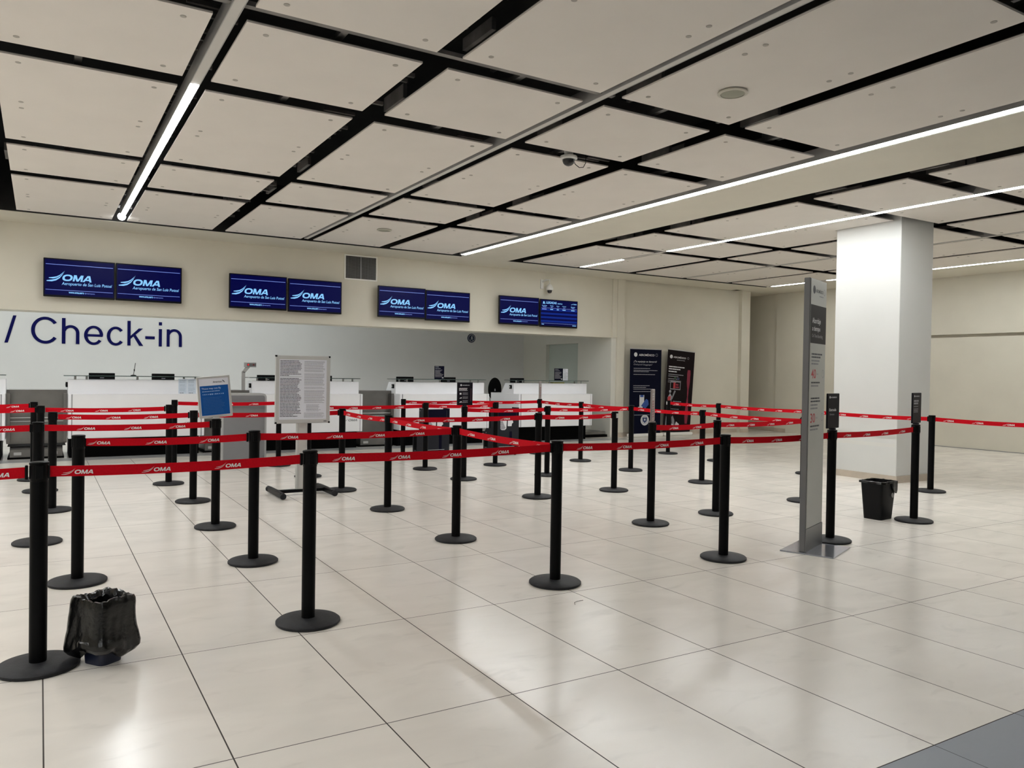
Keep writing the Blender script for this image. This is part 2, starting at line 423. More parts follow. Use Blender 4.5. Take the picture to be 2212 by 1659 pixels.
# more strips further left, out of view
# boards beyond the frame (left of and behind the view) close the ceiling
mb = MB()
mb.box(-9, -4.75, -6, 13.10, HC, HC+0.015, panel_m); mb.box(-4.5, -1.95, -6, 13.10, HC, HC+0.015, panel_m); mb.box(-1.68, -0.51, -6, 13.10, HC, HC+0.015, panel_m)
for x0, x1 in ((-0.30, 0.90), (1.105, 2.315), (2.515, 3.72), (3.935, 5.12), (5.32, 6.55), (8.11, 9.40), (9.54, 10.77), (10.97, 12.30), (12.44, 13.72), (13.87, 15.04)):
    mb.box(x0, x1, -6, 2.25, HC, HC+0.015, panel_m)
struct('ceiling', mb)
# steel furring seen through the gaps
mb = MB(); rnd = random.Random(3)
for y in (2.36, 5.02, 6.47, 9.15, 10.61):
    for i in range(60):
        x = -0.6 + i*0.27 + rnd.uniform(-.05, .05)
        if 6.6 < x < 8.0 or (9.95 < x < 11.0 and 6 < y < 8): continue
        mb.box(x, x+0.035, y-0.22, y+0.22, HC+0.10+rnd.uniform(0, .12), HC+0.14+rnd.uniform(.12, .16), stud_m)
for x in (1.0, 2.415, 3.83, 5.22, 7.97, 10.82):
    for i in range(60):
        y = 2.4 + i*0.18 + rnd.uniform(-.03, .03)
        if y > 12.9 or (x > 10 and 6.2 < y < 7.8): continue
        z = HC+0.14+rnd.uniform(0, .2)
        mb.box(x-0.15, x+0.15, y, y+0.03, z, z+0.03, stud_m)
for x in (0.2, 1.7, 3.1, 4.5, 5.9, 8.8, 11.5, 14.4):
    mb.box(x, x+0.05, 2.3, 13.1, HC+0.06, HC+0.10, stud_m)
mb.box(-0.6, 3.9, 4.95, 5.0, HC+0.02, HC+0.05, stud_m)
struct('trim_3', mb)

# ceiling panels with screw caps
COLS = [(-0.30, 0.90), (1.105, 2.315), (2.515, 3.72), (3.935, 5.12), (5.32, 6.55), (8.11, 9.40), (9.54, 10.77), (10.97, 12.30), (12.44, 13.72), (13.87, 15.04)]
ROWS = [(10.74, 13.10), (9.27, 10.49), (6.60, 9.04), (5.14, 6.36), (2.48, 4.91)]
ordn = ['first', 'second', 'third', 'fourth', 'fifth', 'sixth', 'seventh', 'eighth', 'ninth', 'tenth']
cm = MB(); cm.lathe([(0.019, 0.0), (0.019, 0.003)], cap_m, 14); capo = cm.build('screw_cap'); capme = capo.data; D.objects.remove(capo)
for ci, (x0, x1) in enumerate(COLS):
    for ri, (y0, y1) in enumerate(ROWS):
        cx, cy = (x0+x1)/2, (y0+y1)/2
        where = ('nearest' if ri == 0 else ordn[ri]+' from') + ' the check-in wall'
        t = thing('suspended_ceiling_board', 'white ceiling panel, %s in the %s panel column from the left' % (where, ordn[ci]), 'ceiling panel', (cx, cy, HC), 0, 'suspended ceiling panels'); t['kind'] = 'thing'
        p = MB(); X0, X1, Y0, Y1 = x0-cx, x1-cx, y0-cy, y1-cy
        if ci == 6 and ri == 2:
            p.box(X0, 10.085-cx, Y0, Y1, 0, 0.014, panel_m); p.box(10.085-cx, X1, 7.53-cy, Y1, 0, 0.014, panel_m)
        else:
            p.box(X0, X1, Y0, Y1, 0, 0.012, panel_m); p.box(X0, X1, Y0, Y1, 0.0121, 0.016, paneledge_m)
        p.build('board', t)
        ys = [Y0+0.14, Y1-0.14] + ([-0.09, 0.09] if y1-y0 > 1.6 else [])
        for yy in ys:
            for xx in (X0+0.15, X1-0.15):
                if ci == 6 and ri == 2 and xx > 0 and yy+cy < 7.6: continue
                c = D.objects.new('screw_cap', capme); COL.objects.link(c); c.parent = t; c.location = (xx, yy, -0.003)

# ---------------------------------------------------------------- linear lamps
def linear(label, xc, wd, segs, y0, y1, hgt=0.12, end=False, prof=profile_m, drop=0.0):
    t = thing('linear_ceiling_light', label, 'light', (xc, y0, HC-drop), 0, 'linear ceiling lights')
    h = MB(); h.box(-wd/2, -wd/2+0.006, 0, y1-y0, 0, hgt, prof); h.box(wd/2-0.006, wd/2, 0, y1-y0, 0, hgt, prof)
    h.box(-wd/2+0.006, wd/2-0.006, 0, y1-y0, 0.012, hgt, prof); h.build('housing', t)
    for a, b, on in segs:
        d = MB(); d.box(-wd/2+0.006, wd/2-0.006, a-y0, b-y0, 0.002 if not on else -0.002, 0.0115, diff_on if on else diff_off)
        tag(d.build('diffuser', t), 'lit white diffuser' if on else 'unlit grey diffuser')
    return t
t = linear('slim ceiling light over the left lanes, its far part lit', 1.01, 0.075, [(-6, 6.50, False), (6.50, 12.62, True)], -6, 12.66)
b = MB(); b.lathe([(0.01, -0.03), (0.045, -0.02), (0.055, 0.0), (0.045, 0.02), (0.01, 0.03)], diff_on, 16, T=Matrix.Translation((0, 18.82, 0.012)) @ Matrix.Rotation(PI/2, 4, 'X') @ Matrix.Scale(2.2, 4, (0, 0, 1)))
b.build('end_lamp', t, True)
linear('unlit grey linear light running along the middle of the ceiling', 3.80, 0.062, [(-6, 13.05, False)], -6, 13.06)
linear('long lit ceiling light along the left edge of the plaster beam', 6.74, 0.11, [(-6, 2.7, False), (2.7, 13.0, True)], -6, 13.05)
linear('lit ceiling light passing in front of the white column top', 9.47, 0.095, [(-6, 3.6, False), (3.6, 10.45, True), (10.45, 11.72, False), (11.72, 13.03, True)], -6, 13.05)
linear('thin unlit ceiling light between the column and side wall', 12.37, 0.07, [(-6, 13.05, False)], -6, 13.06)
linear('ceiling light nearest the side wall, lit in short lengths', 15.12, 0.085, [(-6, 1.0, False), (1.0, 9.10, True), (9.10, 10.3, False), (10.3, 11.45, True), (11.45, 11.95, False), (11.95, 13.0, True)], -6, 13.05)
linear('lit ceiling light beyond the left edge of the picture', -1.82, 0.09, [(-6, 13.0, True)], -6, 13.05)
linear('added lit ceiling light, unseen, farther beyond the left edge', -4.62, 0.10, [(-6, 13.0, True)], -6, 13.05)  # unseen extra strip, added to brighten the hall from the left
t = thing('cove_light', 'hidden strip light washing the white wall behind the fascia', 'light', (1.5, 15.6, 3.30))
b = MB(); b.box(-6, 4.2, -0.05, 0.05, 0.04, 0.14, gryfr); b.build('housing', t)
b = MB(); b.box(-5.95, 4.15, -0.045, 0.045, 0.0, 0.035, cove_on); b.build('tube', t)

# ---------------------------------------------------------------- ceiling fittings
for (x, y, lab) in ((4.55, 4.33, 'large round cream speaker in the near ceiling panel'), (4.55, 11.45, 'small looking round speaker in the ceiling near the check-in wall')):
    t = thing('ceiling_speaker', lab, 'speaker', (x, y, HC), 0, 'round ceiling speakers')
    b = MB(); b.lathe([(0.085, -0.001), (0.112, -0.006), (0.115, -0.016), (0.100, -0.02), (0.092, -0.019)], spk_m, 32, cap=False); b.build('rim', t, True)
    b = MB(); b.lathe([(0.09, -0.017), (0.05, -0.022), (0.005, -0.024)], spg_m, 32); b.build('grille', t, True)
t = thing('dome_camera', 'white dome camera with black lens hanging at a ceiling gap', 'security camera', (4.52, 6.47, HC), 0)
b = MB(); b.lathe([(0.045, 0.10), (0.045, -0.005), (0.085, -0.012), (0.088, -0.035), (0.066, -0.045)], camw, 28); b.build('housing', t, True)
b = MB(); b.lathe([(0.064, -0.045)]+[(0.064*math.cos(a), -0.045-0.064*math.sin(a)) for a in (0.3, 0.6, 0.9, 1.2, 1.45)], dome_m, 28); b.build('dome', t, True)
b = MB(); b.tube([(0.06, 0.01, -0.03), (0.09, 0.01, -0.075), (0.14, 0.01, -0.10), (0.19, 0.01, -0.09), (0.225, 0.02, -0.04), (0.235, 0.03, 0.05)], 0.004, blkpl, 6); b.build('cable', t, True)
t = thing('dome_camera', 'white dome camera on a wall arm above the last screens', 'security camera', (9.39, YW, 3.16), 0)
b = MB(); b.bbox(-0.16, -0.09, -0.03, 0.0, 0.10, 0.30, camw); b.tube([(-0.125, -0.02, 0.24), (-0.06, -0.08, 0.29), (0.0, -0.13, 0.29), (0.0, -0.13, 0.17)], 0.018, camw); b.build('arm', t, True)
b = MB(); b.lathe([(0.02, 0.20), (0.05, 0.17), (0.075, 0.12), (0.075, 0.075), (0.055, 0.065)], camw, 24, (0, -0.13, 0)); b.build('housing', t, True)
b = MB(); b.lathe([(0.052, 0.066), (0.048, 0.03), (0.035, 0.008), (0.01, 0.0)], dome_m, 24, (0, -0.13, 0)); b.build('dome', t, True)
t = thing('air_vent', 'white framed air vent between the second and third screen pairs', 'vent', (5.18, YW, 3.37), 0)
b = MB(); W_, H_ = 0.325, 0.235
for a in ((-W_, W_, H_-0.025, H_), (-W_, W_, -H_, -H_+0.025), (-W_, -W_+0.025, -H_+0.025, H_-0.025), (W_-0.025, W_, -H_+0.025, H_-0.025)): b.box(a[0], a[1], -0.02, 0, a[2], a[3], vent_m)
b.build('frame', t)
b = MB(); b.box(-W_+0.025, W_-0.025, -0.004, -0.001, -H_+0.025, H_-0.025, ventd)
for i in range(28): x = -0.295+i*0.0212; b.box(x, x+0.005, -0.014, -0.008, -H_+0.025, H_-0.025, steel_d)
for i in range(20): z = -0.205+i*0.0212; b.box(-W_+0.025, W_-0.025, -0.008, -0.004, z, z+0.004, stud_m)
b.box(-0.01, 0.01, -0.016, -0.008, -H_+0.025, H_-0.025, steel_d); b.build('grille', t)

# ---------------------------------------------------------------- screens
def screen(x0, z1, label, wd=0.985, ht=0.595, arr=False, yf=14.06, seed=1):
    t = thing('wall_screen', label, 'screen', (x0, yf, z1-ht), 0, 'screens on the fascia above the desks')
    b = MB(); b.bbox(0, wd, 0, 0.045, 0, ht, bezel_m, 0.006); b.bbox(0.15, wd-0.15, 0.045, 0.08, 0.12, ht-0.12, bezel_m); b.box(0.3, wd-0.3, 0.08, 0.14, 0.2, ht-0.2, bezel_m); b.build('casing', t)
    m = MB(); fc = Face(m, (0, 0, 0), (1, 0, 0), (0, 0, 1), 0.0006)
    fc.rect(0.018, wd-0.018, 0.03, ht-0.018, scr_m, 1)
    if not arr:
        fc.rect(0.03, wd-0.03, 0.105, 0.112, scrl_m, 2); fc.rect(0.03, wd-0.03, ht-0.098, ht-0.090, scrl_m, 2)
        oma(fc, 0.245, 0.255, 0.098, scrL_m, 1.5, 0.05, 3, 0.82, 1.12, 0.2)
        fc.text('Aeropuerto de San Luis Potosí', 0.245, 0.175, w=0.70, h=0.062, m=scrL_m, bold=0.01, shear=0.2, k=3)
        fc.text('www.oma.aero', 0.34, 0.062, w=0.21, h=0.026, m=scrL_m, bold=0.03, k=3); fc.text('@omaaeropuertos', 0.56, 0.062, w=0.14, h=0.024, m=scrl_m, bold=0.02, k=3)
    else:
        fc.text('LLEGADAS', 0.15, ht-0.095, w=0.27, h=0.05, m=scrL_m, bold=0.03, k=3); fc.text('ARRIVALS', 0.44, ht-0.095, w=0.13, h=0.026, m=scrL_m, bold=0.02, k=3)
        fc.disc(0.09, ht-0.07, 0.022, scrL_m, 3); fc.rect(0.06, 0.13, ht-0.10, ht-0.09, scrL_m, 3)
        oma(fc, wd-0.125, ht-0.085, 0.022, scrL_m, 1.4, 0.05, 3)
        for x, tx, bx in ((0.04, 'Aerolínea', 0.13), (0.25, 'Vuelo', 0.09), (0.42, 'Hora', 0.07), (0.57, 'Origen', 0.10), (0.80, 'Estado', 0.11)):
            fc.text(tx, x, ht-0.148, w=bx, h=0.022, m=scrL_m, bold=0.02, k=3); fc.rect(x+0.02, x+bx-0.02, ht-0.172, ht-0.162, scrl_m, 3)
            fc.rect(x+0.005, x+bx-0.01, ht-0.222, ht-0.205, scrL_m if x > 0.1 else scrl_m, 4)
        fc.rect(0.03, wd-0.03, ht-0.19, ht-0.184, scrl_m, 3); fc.rect(0.03, wd-0.03, 0.078, 0.083, scrl_m, 3)
        for i in range(4): fc.rect(0.02, wd-0.02, 0.105+i*0.082, 0.145+i*0.082, scr2_m, 2)
        fc.rect(0.04, 0.10, 0.05, 0.062, scrL_m, 3); fc.rect(wd-0.14, wd-0.04, 0.045, 0.058, scrL_m, 3)
    m.build('display', t)
    return t
zt = [3.095, 3.073, 3.055, 3.042]
nm = ['first pair from the left', 'second pair from the left', 'third pair from the left', 'last pair on the right']
for i, (xl, xr, sh) in enumerate(((0.035, 1.03, 0.0), (2.775, 3.785, -0.012), (5.482, 6.468, -0.018), (8.137, 9.15, -0.012))):
    screen(xl, zt[i], 'navy wall screen with a pale logo, left one of the %s' % nm[i])
    if i < 3: screen(xr, zt[i]+sh, 'navy wall screen with a pale logo, right one of the %s' % nm[i])
    else: screen(xr, zt[i]+sh, 'wall screen listing arrivals, far right of the row', arr=True)

# ---------------------------------------------------------------- wall lettering, round sign
t = thing('wall_lettering', 'large dark blue words on the white wall behind the desks', 'lettering', (0, 17.998, 0))
def letter(polys):
    b = MB(); m = navyL
    for i, pts in enumerate(polys): b.prism(pts, 'y', -0.012-0.0003*(i == 0)-0.0006*(i == len(polys)-1 and i > 0), 0.0, m)
    b.build('letter', t)
def arc(cx, cz, rx, rz, a0, a1, st, n=26, stz=None):
    """a bent stroke as quads"""
    o = []; stz = stz or st
    for i in range(n):
        p = math.radians(a0+(a1-a0)*i/n); q = math.radians(a0+(a1-a0)*(i+1)/n)
        o.append([(cx+rx*math.cos(p), cz+rz*math.sin(p)), (cx+rx*math.cos(q), cz+rz*math.sin(q)), (cx+(rx-st)*math.cos(q), cz+(rz-stz)*math.sin(q)), (cx+(rx-st)*math.cos(p), cz+(rz-stz)*math.sin(p))])
    return o
def bar(x0, x1, z0, z1): return [[(x0, z0), (x1, z0), (x1, z1), (x0, z1)]]
BL, CP, XH = 1.875, 2.385, 2.24
letter([[(-0.592, BL-0.01), (-0.535, BL-0.01), (-0.397, CP+0.01), (-0.452, CP+0.01)]])
letter(arc(0.085, 2.13, 0.240, 0.265, 36, 324, 0.064, 36, 0.056))
letter(bar(0.368, 0.430, BL, CP)+arc(0.5215, 2.09, 0.1535, 0.160, 0, 160, 0.062, 20, 0.055)+bar(0.613, 0.675, BL, 2.09))
letter(arc(0.927, 2.06, 0.172, 0.195, 0, 325, 0.062, 36, 0.052)+bar(0.80, 1.09, 2.035, 2.083))
letter(arc(1.328, 2.06, 0.164, 0.195, 38, 322, 0.062, 32, 0.052))
letter(bar(1.543, 1.603, BL, CP)+[[(1.60, 2.01), (1.60, 2.075), (1.755, XH-0.005), (1.835, XH-0.005)], [(1.645, 2.085), (1.69, 2.115), (1.842, BL), (1.765, BL)]])
letter(bar(1.880, 2.062, 2.020, 2.080))
letter(bar(2.139, 2.199, BL, XH)+bar(2.139, 2.199, 2.318, CP))
letter(bar(2.292, 2.351, BL, XH)+arc(2.4415, 2.09, 0.1505, 0.160, 0, 160, 0.060, 20, 0.055)+bar(2.532, 2.592, BL, 2.09))
t = thing('round_sign', 'small round dark blue sign on the wall behind the third desk', 'sign', (9.592, 17.985, 2.32), 0)
b = MB(); b.lathe([(0.115, 0), (0.115, 0.015)], mat('dark blue disc', (0.01, 0.02, 0.06), 0.4), 32, T=Matrix.Rotation(PI/2, 4, 'X') @ Matrix.Translation((0, 0, -0.015))); b.build('disc', t, True)
b = MB(); fc = Face(b, (0, -0.002, 0), (1, 0, 0), (0, 0, 1), 0.001); fc.ring(0, 0, 0.082, 0.092, signtxt)
fc.disc(0.01, 0.045, 0.014, signtxt, 2, 12); fc.poly([(-0.01, 0.03), (0.02, 0.03), (0.018, -0.02), (-0.01, -0.02)], signtxt, 2)
fc.poly([(-0.01, -0.02), (0.0, -0.02), (-0.03, -0.06), (-0.04, -0.055)], signtxt, 2); fc.poly([(0.005, -0.02), (0.018, -0.02), (0.045, -0.06), (0.035, -0.065)], signtxt, 2)
fc.poly([(0.015, 0.025), (0.045, -0.005), (0.04, -0.012), (0.01, 0.01)], signtxt, 2); b.build('pictogram', t)

# ---------------------------------------------------------------- check-in desks
def desk(x0, x1, label, logo=True, camera=True):
    W = x1-x0
    t = thing('check_in_desk', label, 'check-in desk', (x0, 13.8, 0), 0, 'white check-in desks')
    b = MB(); b.box(0.02, W-0.06, 0.16, 1.1, 0, 0.31, plinth_m); tag(b.build('plinth', t), 'black recessed plinth')
    b = MB(); b.bbox(0, W, 0.012, 1.2, 0.31, 1.0, white_m, 0.005); b.build('body', t)
    b = MB(); b.bbox(0.055, W-0.055, 0, 0.012, 0.315, 0.995, whitep_m, 0.002); b.box(0.043, 0.054, 0.006, 0.0125, 0.315, 0.995, groove_m); b.box(W-0.054, W-0.043, 0.006, 0.0125, 0.315, 0.995, groove_m)
    b.box(0.043, W-0.043, 0.006, 0.0125, 0.990, 0.996, groove_m)
    if logo:
        fc = Face(b, (0, 0, 0), (1, 0, 0), (0, 0, 1), 0.0012); oma(fc, W-0.28, 0.50, 0.042, glogo_m, 0.9, 0.02, 1)
    b.build('front_panel', t)
    b = MB(); b.prism([(0.23, 1.0), (0.75, 1.0), (0.58, 1.222), (0.23, 1.222)], 'x', 0.0, W, white_m); b.build('upstand', t)
    b = MB(); b.box(-0.06, W+0.005, 0.16, 0.52, 1.275, 1.287, glass_m); b.build('glass_shelf', t)
    for xx in (0.10, 0.26, 0.50*W, W-0.28, W-0.10):
        for yy in (0.30,):
            b = MB(); b.lathe([(0.016, 1.222), (0.016, 1.275)], alu_m, 14, (xx, yy, 0)); b.build('standoff', t, True)
    if camera:
        b = MB(); b.bbox(-0.03, 0.0, 0.30, 0.37, 1.10, 1.18, blkpl); b.lathe([(0.016, 0), (0.016, 0.006)], alu_m, 12, T=Matrix.Translation((-0.031, 0.335, 1.14)) @ Matrix.Rotation(-PI/2, 4, 'Y')); b.build('card_reader', t)
    return t
d0 = desk(-2.42, -0.44, 'white check-in desk cut off by the left picture edge', True, True)
desk(0.375, 2.35, 'white check-in desk with papers taped on its upper front')
desk(3.17, 5.11, 'white check-in desk behind the framed notice stand')
desk(5.85, 7.79, 'white check-in desk with one navy price card on its glass shelf')
desk(8.50, 10.39, 'rightmost white check-in desk with navy and white cards on its shelf')
def monitor(x, y, zt, wd, label, hh=0.30):
    t = thing('desk_monitor', label, 'monitor', (x, y, 1.002), 0, 'monitors behind the desk fronts')
    b = MB(); b.bbox(-wd/2, wd/2, 0, 0.035, zt-1.0-hh, zt-1.0, blkpl, 0.006); b.bbox(-wd/2+0.03, wd/2-0.03, -0.02, 0, zt-1.0-hh+0.03, zt-1.0-0.045, blkpl)
    fc = Face(b, (0, -0.02, 0), (1, 0, 0), (0, 0, 1), 0.0008); fc.rect(-0.03, 0.03, zt-1.0-0.085, zt-1.0-0.075, signtxt2); b.build('screen_back', t)
    b = MB(); b.box(-0.03, 0.03, 0.035, 0.06, 0.01, zt-1.1, blkpl); b.bbox(-0.11, 0.11, -0.04, 0.14, 0, 0.012, blkpl); b.build('stand', t)
for x, wd, lab in ((0.88, 0.385, 'black monitor back, left one on the desk with taped papers'), (1.815, 0.36, 'black monitor back, right one on the desk with taped papers'),
                   (3.57, 0.36, 'black monitor back left of the framed notice'), (4.62, 0.34, 'black monitor back right of the framed notice'),
                   (6.30, 0.37, 'black monitor back, left of the single navy card'), (7.26, 0.36, 'black monitor back, right of the single navy card'),
                   (8.95, 0.35, 'black monitor back on the rightmost desk')):
    monitor(x*14.42/14.42 if True else x, 14.62, 1.322, wd, lab)
# cards on the glass
def card(x, wd, ht, m, tm, label, y=14.10, seed=1, navy=True):
    t = thing('counter_card', label, 'card', (x, y, 1.287), 0)
    b = MB(); b.bbox(0, wd, 0, 0.006, 0, ht, m, 0.001); b.prism([(0.006, 0), (0.10, 0), (0.006, ht*0.6)], 'x', wd/2-0.01, wd/2+0.01, m)
    fc = Face(b, (0, 0, 0), (1, 0, 0), (0, 0, 1), 0.0008); r = random.Random(seed); y_ = ht-0.025
    fc.words(0.015, y_, wd*0.4, 0.010, tm, r); y_ -= 0.03
    fc.words(0.015, y_, wd*0.55, 0.008, tm, r); y_ -= 0.03
    while y_ > 0.03: fc.words(0.015, y_, wd*r.uniform(0.5, 0.85), 0.006, tm, r); y_ -= 0.017
    if navy: fc.rect(wd-0.05, wd-0.015, 0.015, 0.045, tm)
    b.build('panel', t)
card(6.70, 0.215, 0.262, navypl, signtxt2, 'navy printed card standing on the third desk glass shelf')
card(9.57, 0.225, 0.262, navypl, signtxt2, 'navy printed card standing on the rightmost desk shelf', seed=2)
card(9.80, 0.13, 0.255, paper_m, ink2_m, 'narrow white printed card beside the navy one, rightmost desk', seed=3, navy=False)
b = MB(); b.bbox(0, 0.30, 0, 0.2, 0, 0.02, yel_m, 0.003); o = b.build('folder', loc=(9.53, 14.08, 1.2235)); tag(o, 'yellow folder lying under the glass of the rightmost desk', 'folder')
t = thing('desk_pen', 'thin grey pen on a chain holder standing on the first glass shelf', 'pen', (1.305, 14.12, 1.287), 0)
b = MB(); b.lathe([(0.045, 0), (0.04, 0.012), (0.01, 0.02)], blkpl, 16); b.build('holder', t, True)
b = MB(); b.tube([(0, 0, 0.018), (0.010, 0, 0.08), (0.018, 0, 0.13), (0.028, 0, 0.21)], 0.006, steel_d, 8); b.lathe([(0.008, 0), (0.009, 0.03), (0.002, 0.04)], blkpl, 8, (0.012, 0, 0.075)); b.build('pen', t, True)
for i, (x, lab) in enumerate(((1.975, 'left of two pale blue printed sheets taped to the desk'), (2.115, 'right of two pale blue printed sheets taped to the desk'))):
    b = MB(); b.box(0, 0.135, 0, 0.0012, 0, 0.262, mat('pale blue paper', (0.62, 0.69, 0.78), 0.5)); fc = Face(b, (0, 0, 0), (1, 0, 0), (0, 0, 1), 0.0008); r = random.Random(i+5)
    for k in range(14):
        if k in (4, 8): continue
        fc.words(0.015, 0.235-k*0.014, 0.10*r.uniform(.8, 1), 0.006, mat('slate print', (0.38, 0.45, 0.53), 0.6), r)
    fc.words(0.02, 0.022, 0.07, 0.008, ink_m, r)
    o = b.build('paper_sheet', loc=(x, 14.0285, 0.985)); tag(o, lab, 'paper', 'sheets taped to the first desk')

# luggage scales / conveyors between desks
def scale(x0, x1, label):
    W = x1-x0; t = thing('luggage_scale', label, 'luggage scale', (x0, 13.95, 0), 0, 'steel luggage scales between the desks')
    b = MB(); b.box(0.0, W, 0.28, 0.31, 0.22, 1.055, steel_m); b.box(0.0, 0.05, 0.15, 0.28, 0.25, 1.0, steel_m); b.box(W-0.05, W, 0.15, 0.28, 0.25, 1.0, steel_m)
    b.box(0, W, 0.31, 1.1, 1.03, 1.05, gryfr); b.build('back_panel', t)
    for z in (0.57, 0.625):
        b = MB(); b.tube([(0.0, 0.20, z), (W, 0.20, z)], 0.007, alu_m, 8); b.build('rail', t, True)
    b = MB(); b.prism([(0.10, 0.03), (0.10, 0.14), (0.16, 0.19), (0.9, 0.19), (0.9, 0.03)], 'x', 0.05, W-0.06, steel_m); b.bbox(0.10, 0.20, 0.09, 0.102, 0.06, 0.105, alu_m); b.bbox(W-0.20, W-0.13, 0.09, 0.102, 0.06, 0.105, alu_m); b.box(0.02, W-0.02, 0.12, 0.9, 0.193, 0.205, darktop_m); b.build('platform', t)  # steel platform with a thin dark slab across its top
    b = MB(); b.box(0.02, W-0.04, 0.08, 0.95, 0, 0.03, plinth_m); b.build('skirt', t)
scale(-0.435, 0.37, 'steel luggage scale at the left edge, before the first full desk')
scale(2.355, 3.165, 'steel luggage scale half hidden by the grey wheeled board')
scale(5.115, 5.845, 'steel luggage scale between the notice stand and third desk')
t = thing('floor_scale', 'low flat steel scale on the floor right of the last desk', 'luggage scale', (10.55, 14.25, 0), 0)
b = MB(); b.bbox(0.03, 0.60, 0.05, 0.65, 0.055, 0.125, steel_m, 0.01); b.build('platform', t)
b = MB(); b.bbox(0, 0.63, 0.02, 0.68, 0.0, 0.055, plinth_m, 0.004); b.build('base', t)
t = thing('scale_display', 'grey scale readout with red lights on a bent post', 'display', (3.09, 14.36, 1.05), 0)
b = MB(); b.box(-0.028, 0.028, -0.02, 0.02, 0, 0.33, profile_m); b.add([(-0.028, -0.02, 0.33), (0.028, -0.02, 0.31), (0.028, 0.02, 0.31), (-0.028, 0.02, 0.33), (0.06, -0.02, 0.44), (0.12, -0.02, 0.42), (0.12, 0.02, 0.42), (0.06, 0.02, 0.44)], [(0, 1, 2, 3), (4, 7, 6, 5), (0, 4, 5, 1), (1, 5, 6, 2), (2, 6, 7, 3), (3, 7, 4, 0)], profile_m); b.build('post', t)
b = MB(); b.bbox(0.01, 0.215, -0.04, 0.03, 0.41, 0.495, gryfr, 0.005); fc = Face(b, (0.01, -0.04, 0.41), (1, 0, 0), (0, 0, 1), 0.001); fc.rect(0.04, 0.195, 0.015, 0.07, steel_d); fc.disc(0.065, 0.045, 0.016, redlamp, 2, 14); fc.disc(0.155, 0.045, 0.013, mat('dim red indicator', (0.25, 0.03, 0.03), 0.3), 2, 14); b.build('readout', t)
# office chair behind desks
t = thing('office_chair', 'black office chair back showing between the last two desks', 'chair', (8.80, 15.35, 0), 0)
b = MB(); b.lathe([(0.0, 0)] if False else [(0.02, -0.02), (0.10, -0.018), (0.16, -0.008), (0.175, 0.0), (0.16, 0.012), (0.02, 0.02)], fabr, 28, T=Matrix.Translation((0, 0, 1.06)) @ Matrix.Scale(1.5, 4, (0, 0, 1)) @ Matrix.Rotation(PI/2, 4, 'X'))
fc = Face(b, (0, -0.035, 1.02), (1, 0, 0), (0, 0, 1), 0.002); fc.rect(-0.03, 0.0, 0.0, 0.05, signtxt2); b.build('backrest', t, True)
b = MB(); b.bbox(-0.25, 0.25, -0.05, 0.42, 0.46, 0.54, fabr, 0.03); b.build('seat', t)
b = MB(); b.tube([(0, 0.18, 0.08), (0, 0.18, 0.46)], 0.03, blkpl); b.tube([(0, 0.2, 0.5), (0, 0.02, 0.62), (0, 0.0, 0.95)], 0.02, blkpl); b.build('post', t)
for k in range(5):
    a = 2*PI*k/5; b = MB(); b.tube([(0, 0.18, 0.1), (0.28*math.cos(a), 0.18+0.28*math.sin(a), 0.06)], 0.018, blkpl, 8)
    b.lathe([(0.02, 0), (0.027, 0.01), (0.027, 0.045), (0.02, 0.055)], blkpl, 12, (0.28*math.cos(a), 0.18+0.28*math.sin(a), 0)); b.build('leg', t)

# ---------------------------------------------------------------- barrier posts and belts
PH = 0.977
POST = {1: (0.00, 4.31), 2: (0.22, 5.89), 3: (-0.01, 7.35), 4: (0.01, 10.35), 5: (-0.06, 11.43), 6: (0.11, 8.92), 7: (1.36, 10.38), 8: (1.63, 11.92), 9: (1.41, 8.91), 10: (1.36, 7.39),
        11: (1.36, 5.93), 12: (1.31, 4.37), 13: (3.04, 11.73), 14: (3.08, 10.36), 15: (3.08, 9.00), 16: (3.08, 7.56), 17: (5.12, 11.94), 18: (4.84, 10.46), 19: (3.05, 5.95), 20: (4.85, 9.26),
        21: (6.04, 10.49), 22: (7.64, 11.70), 23: (4.93, 7.57), 24: (6.11, 9.15), 25: (3.02, 4.40), 26: (7.63, 10.44), 27: (6.07, 7.60), 28: (7.58, 9.10), 29: (5.04, 5.74), 30: (9.86, 10.79),
        31: (7.62, 7.67), 32: (9.81, 9.51), 33: (6.02, 5.85), 34: (4.61, 4.39), 35: (7.57, 6.00), 36: (9.79, 7.68), 37: (5.96, 4.43), 38: (7.56, 4.65), 39: (9.76, 5.79), 40: (6.17, 11.81),
        41: (-1.40, 4.30), 42: (-1.55, 7.36), 43: (-1.55, 10.38), 44: (-1.60, 11.45), 45: (9.80, 4.35)}
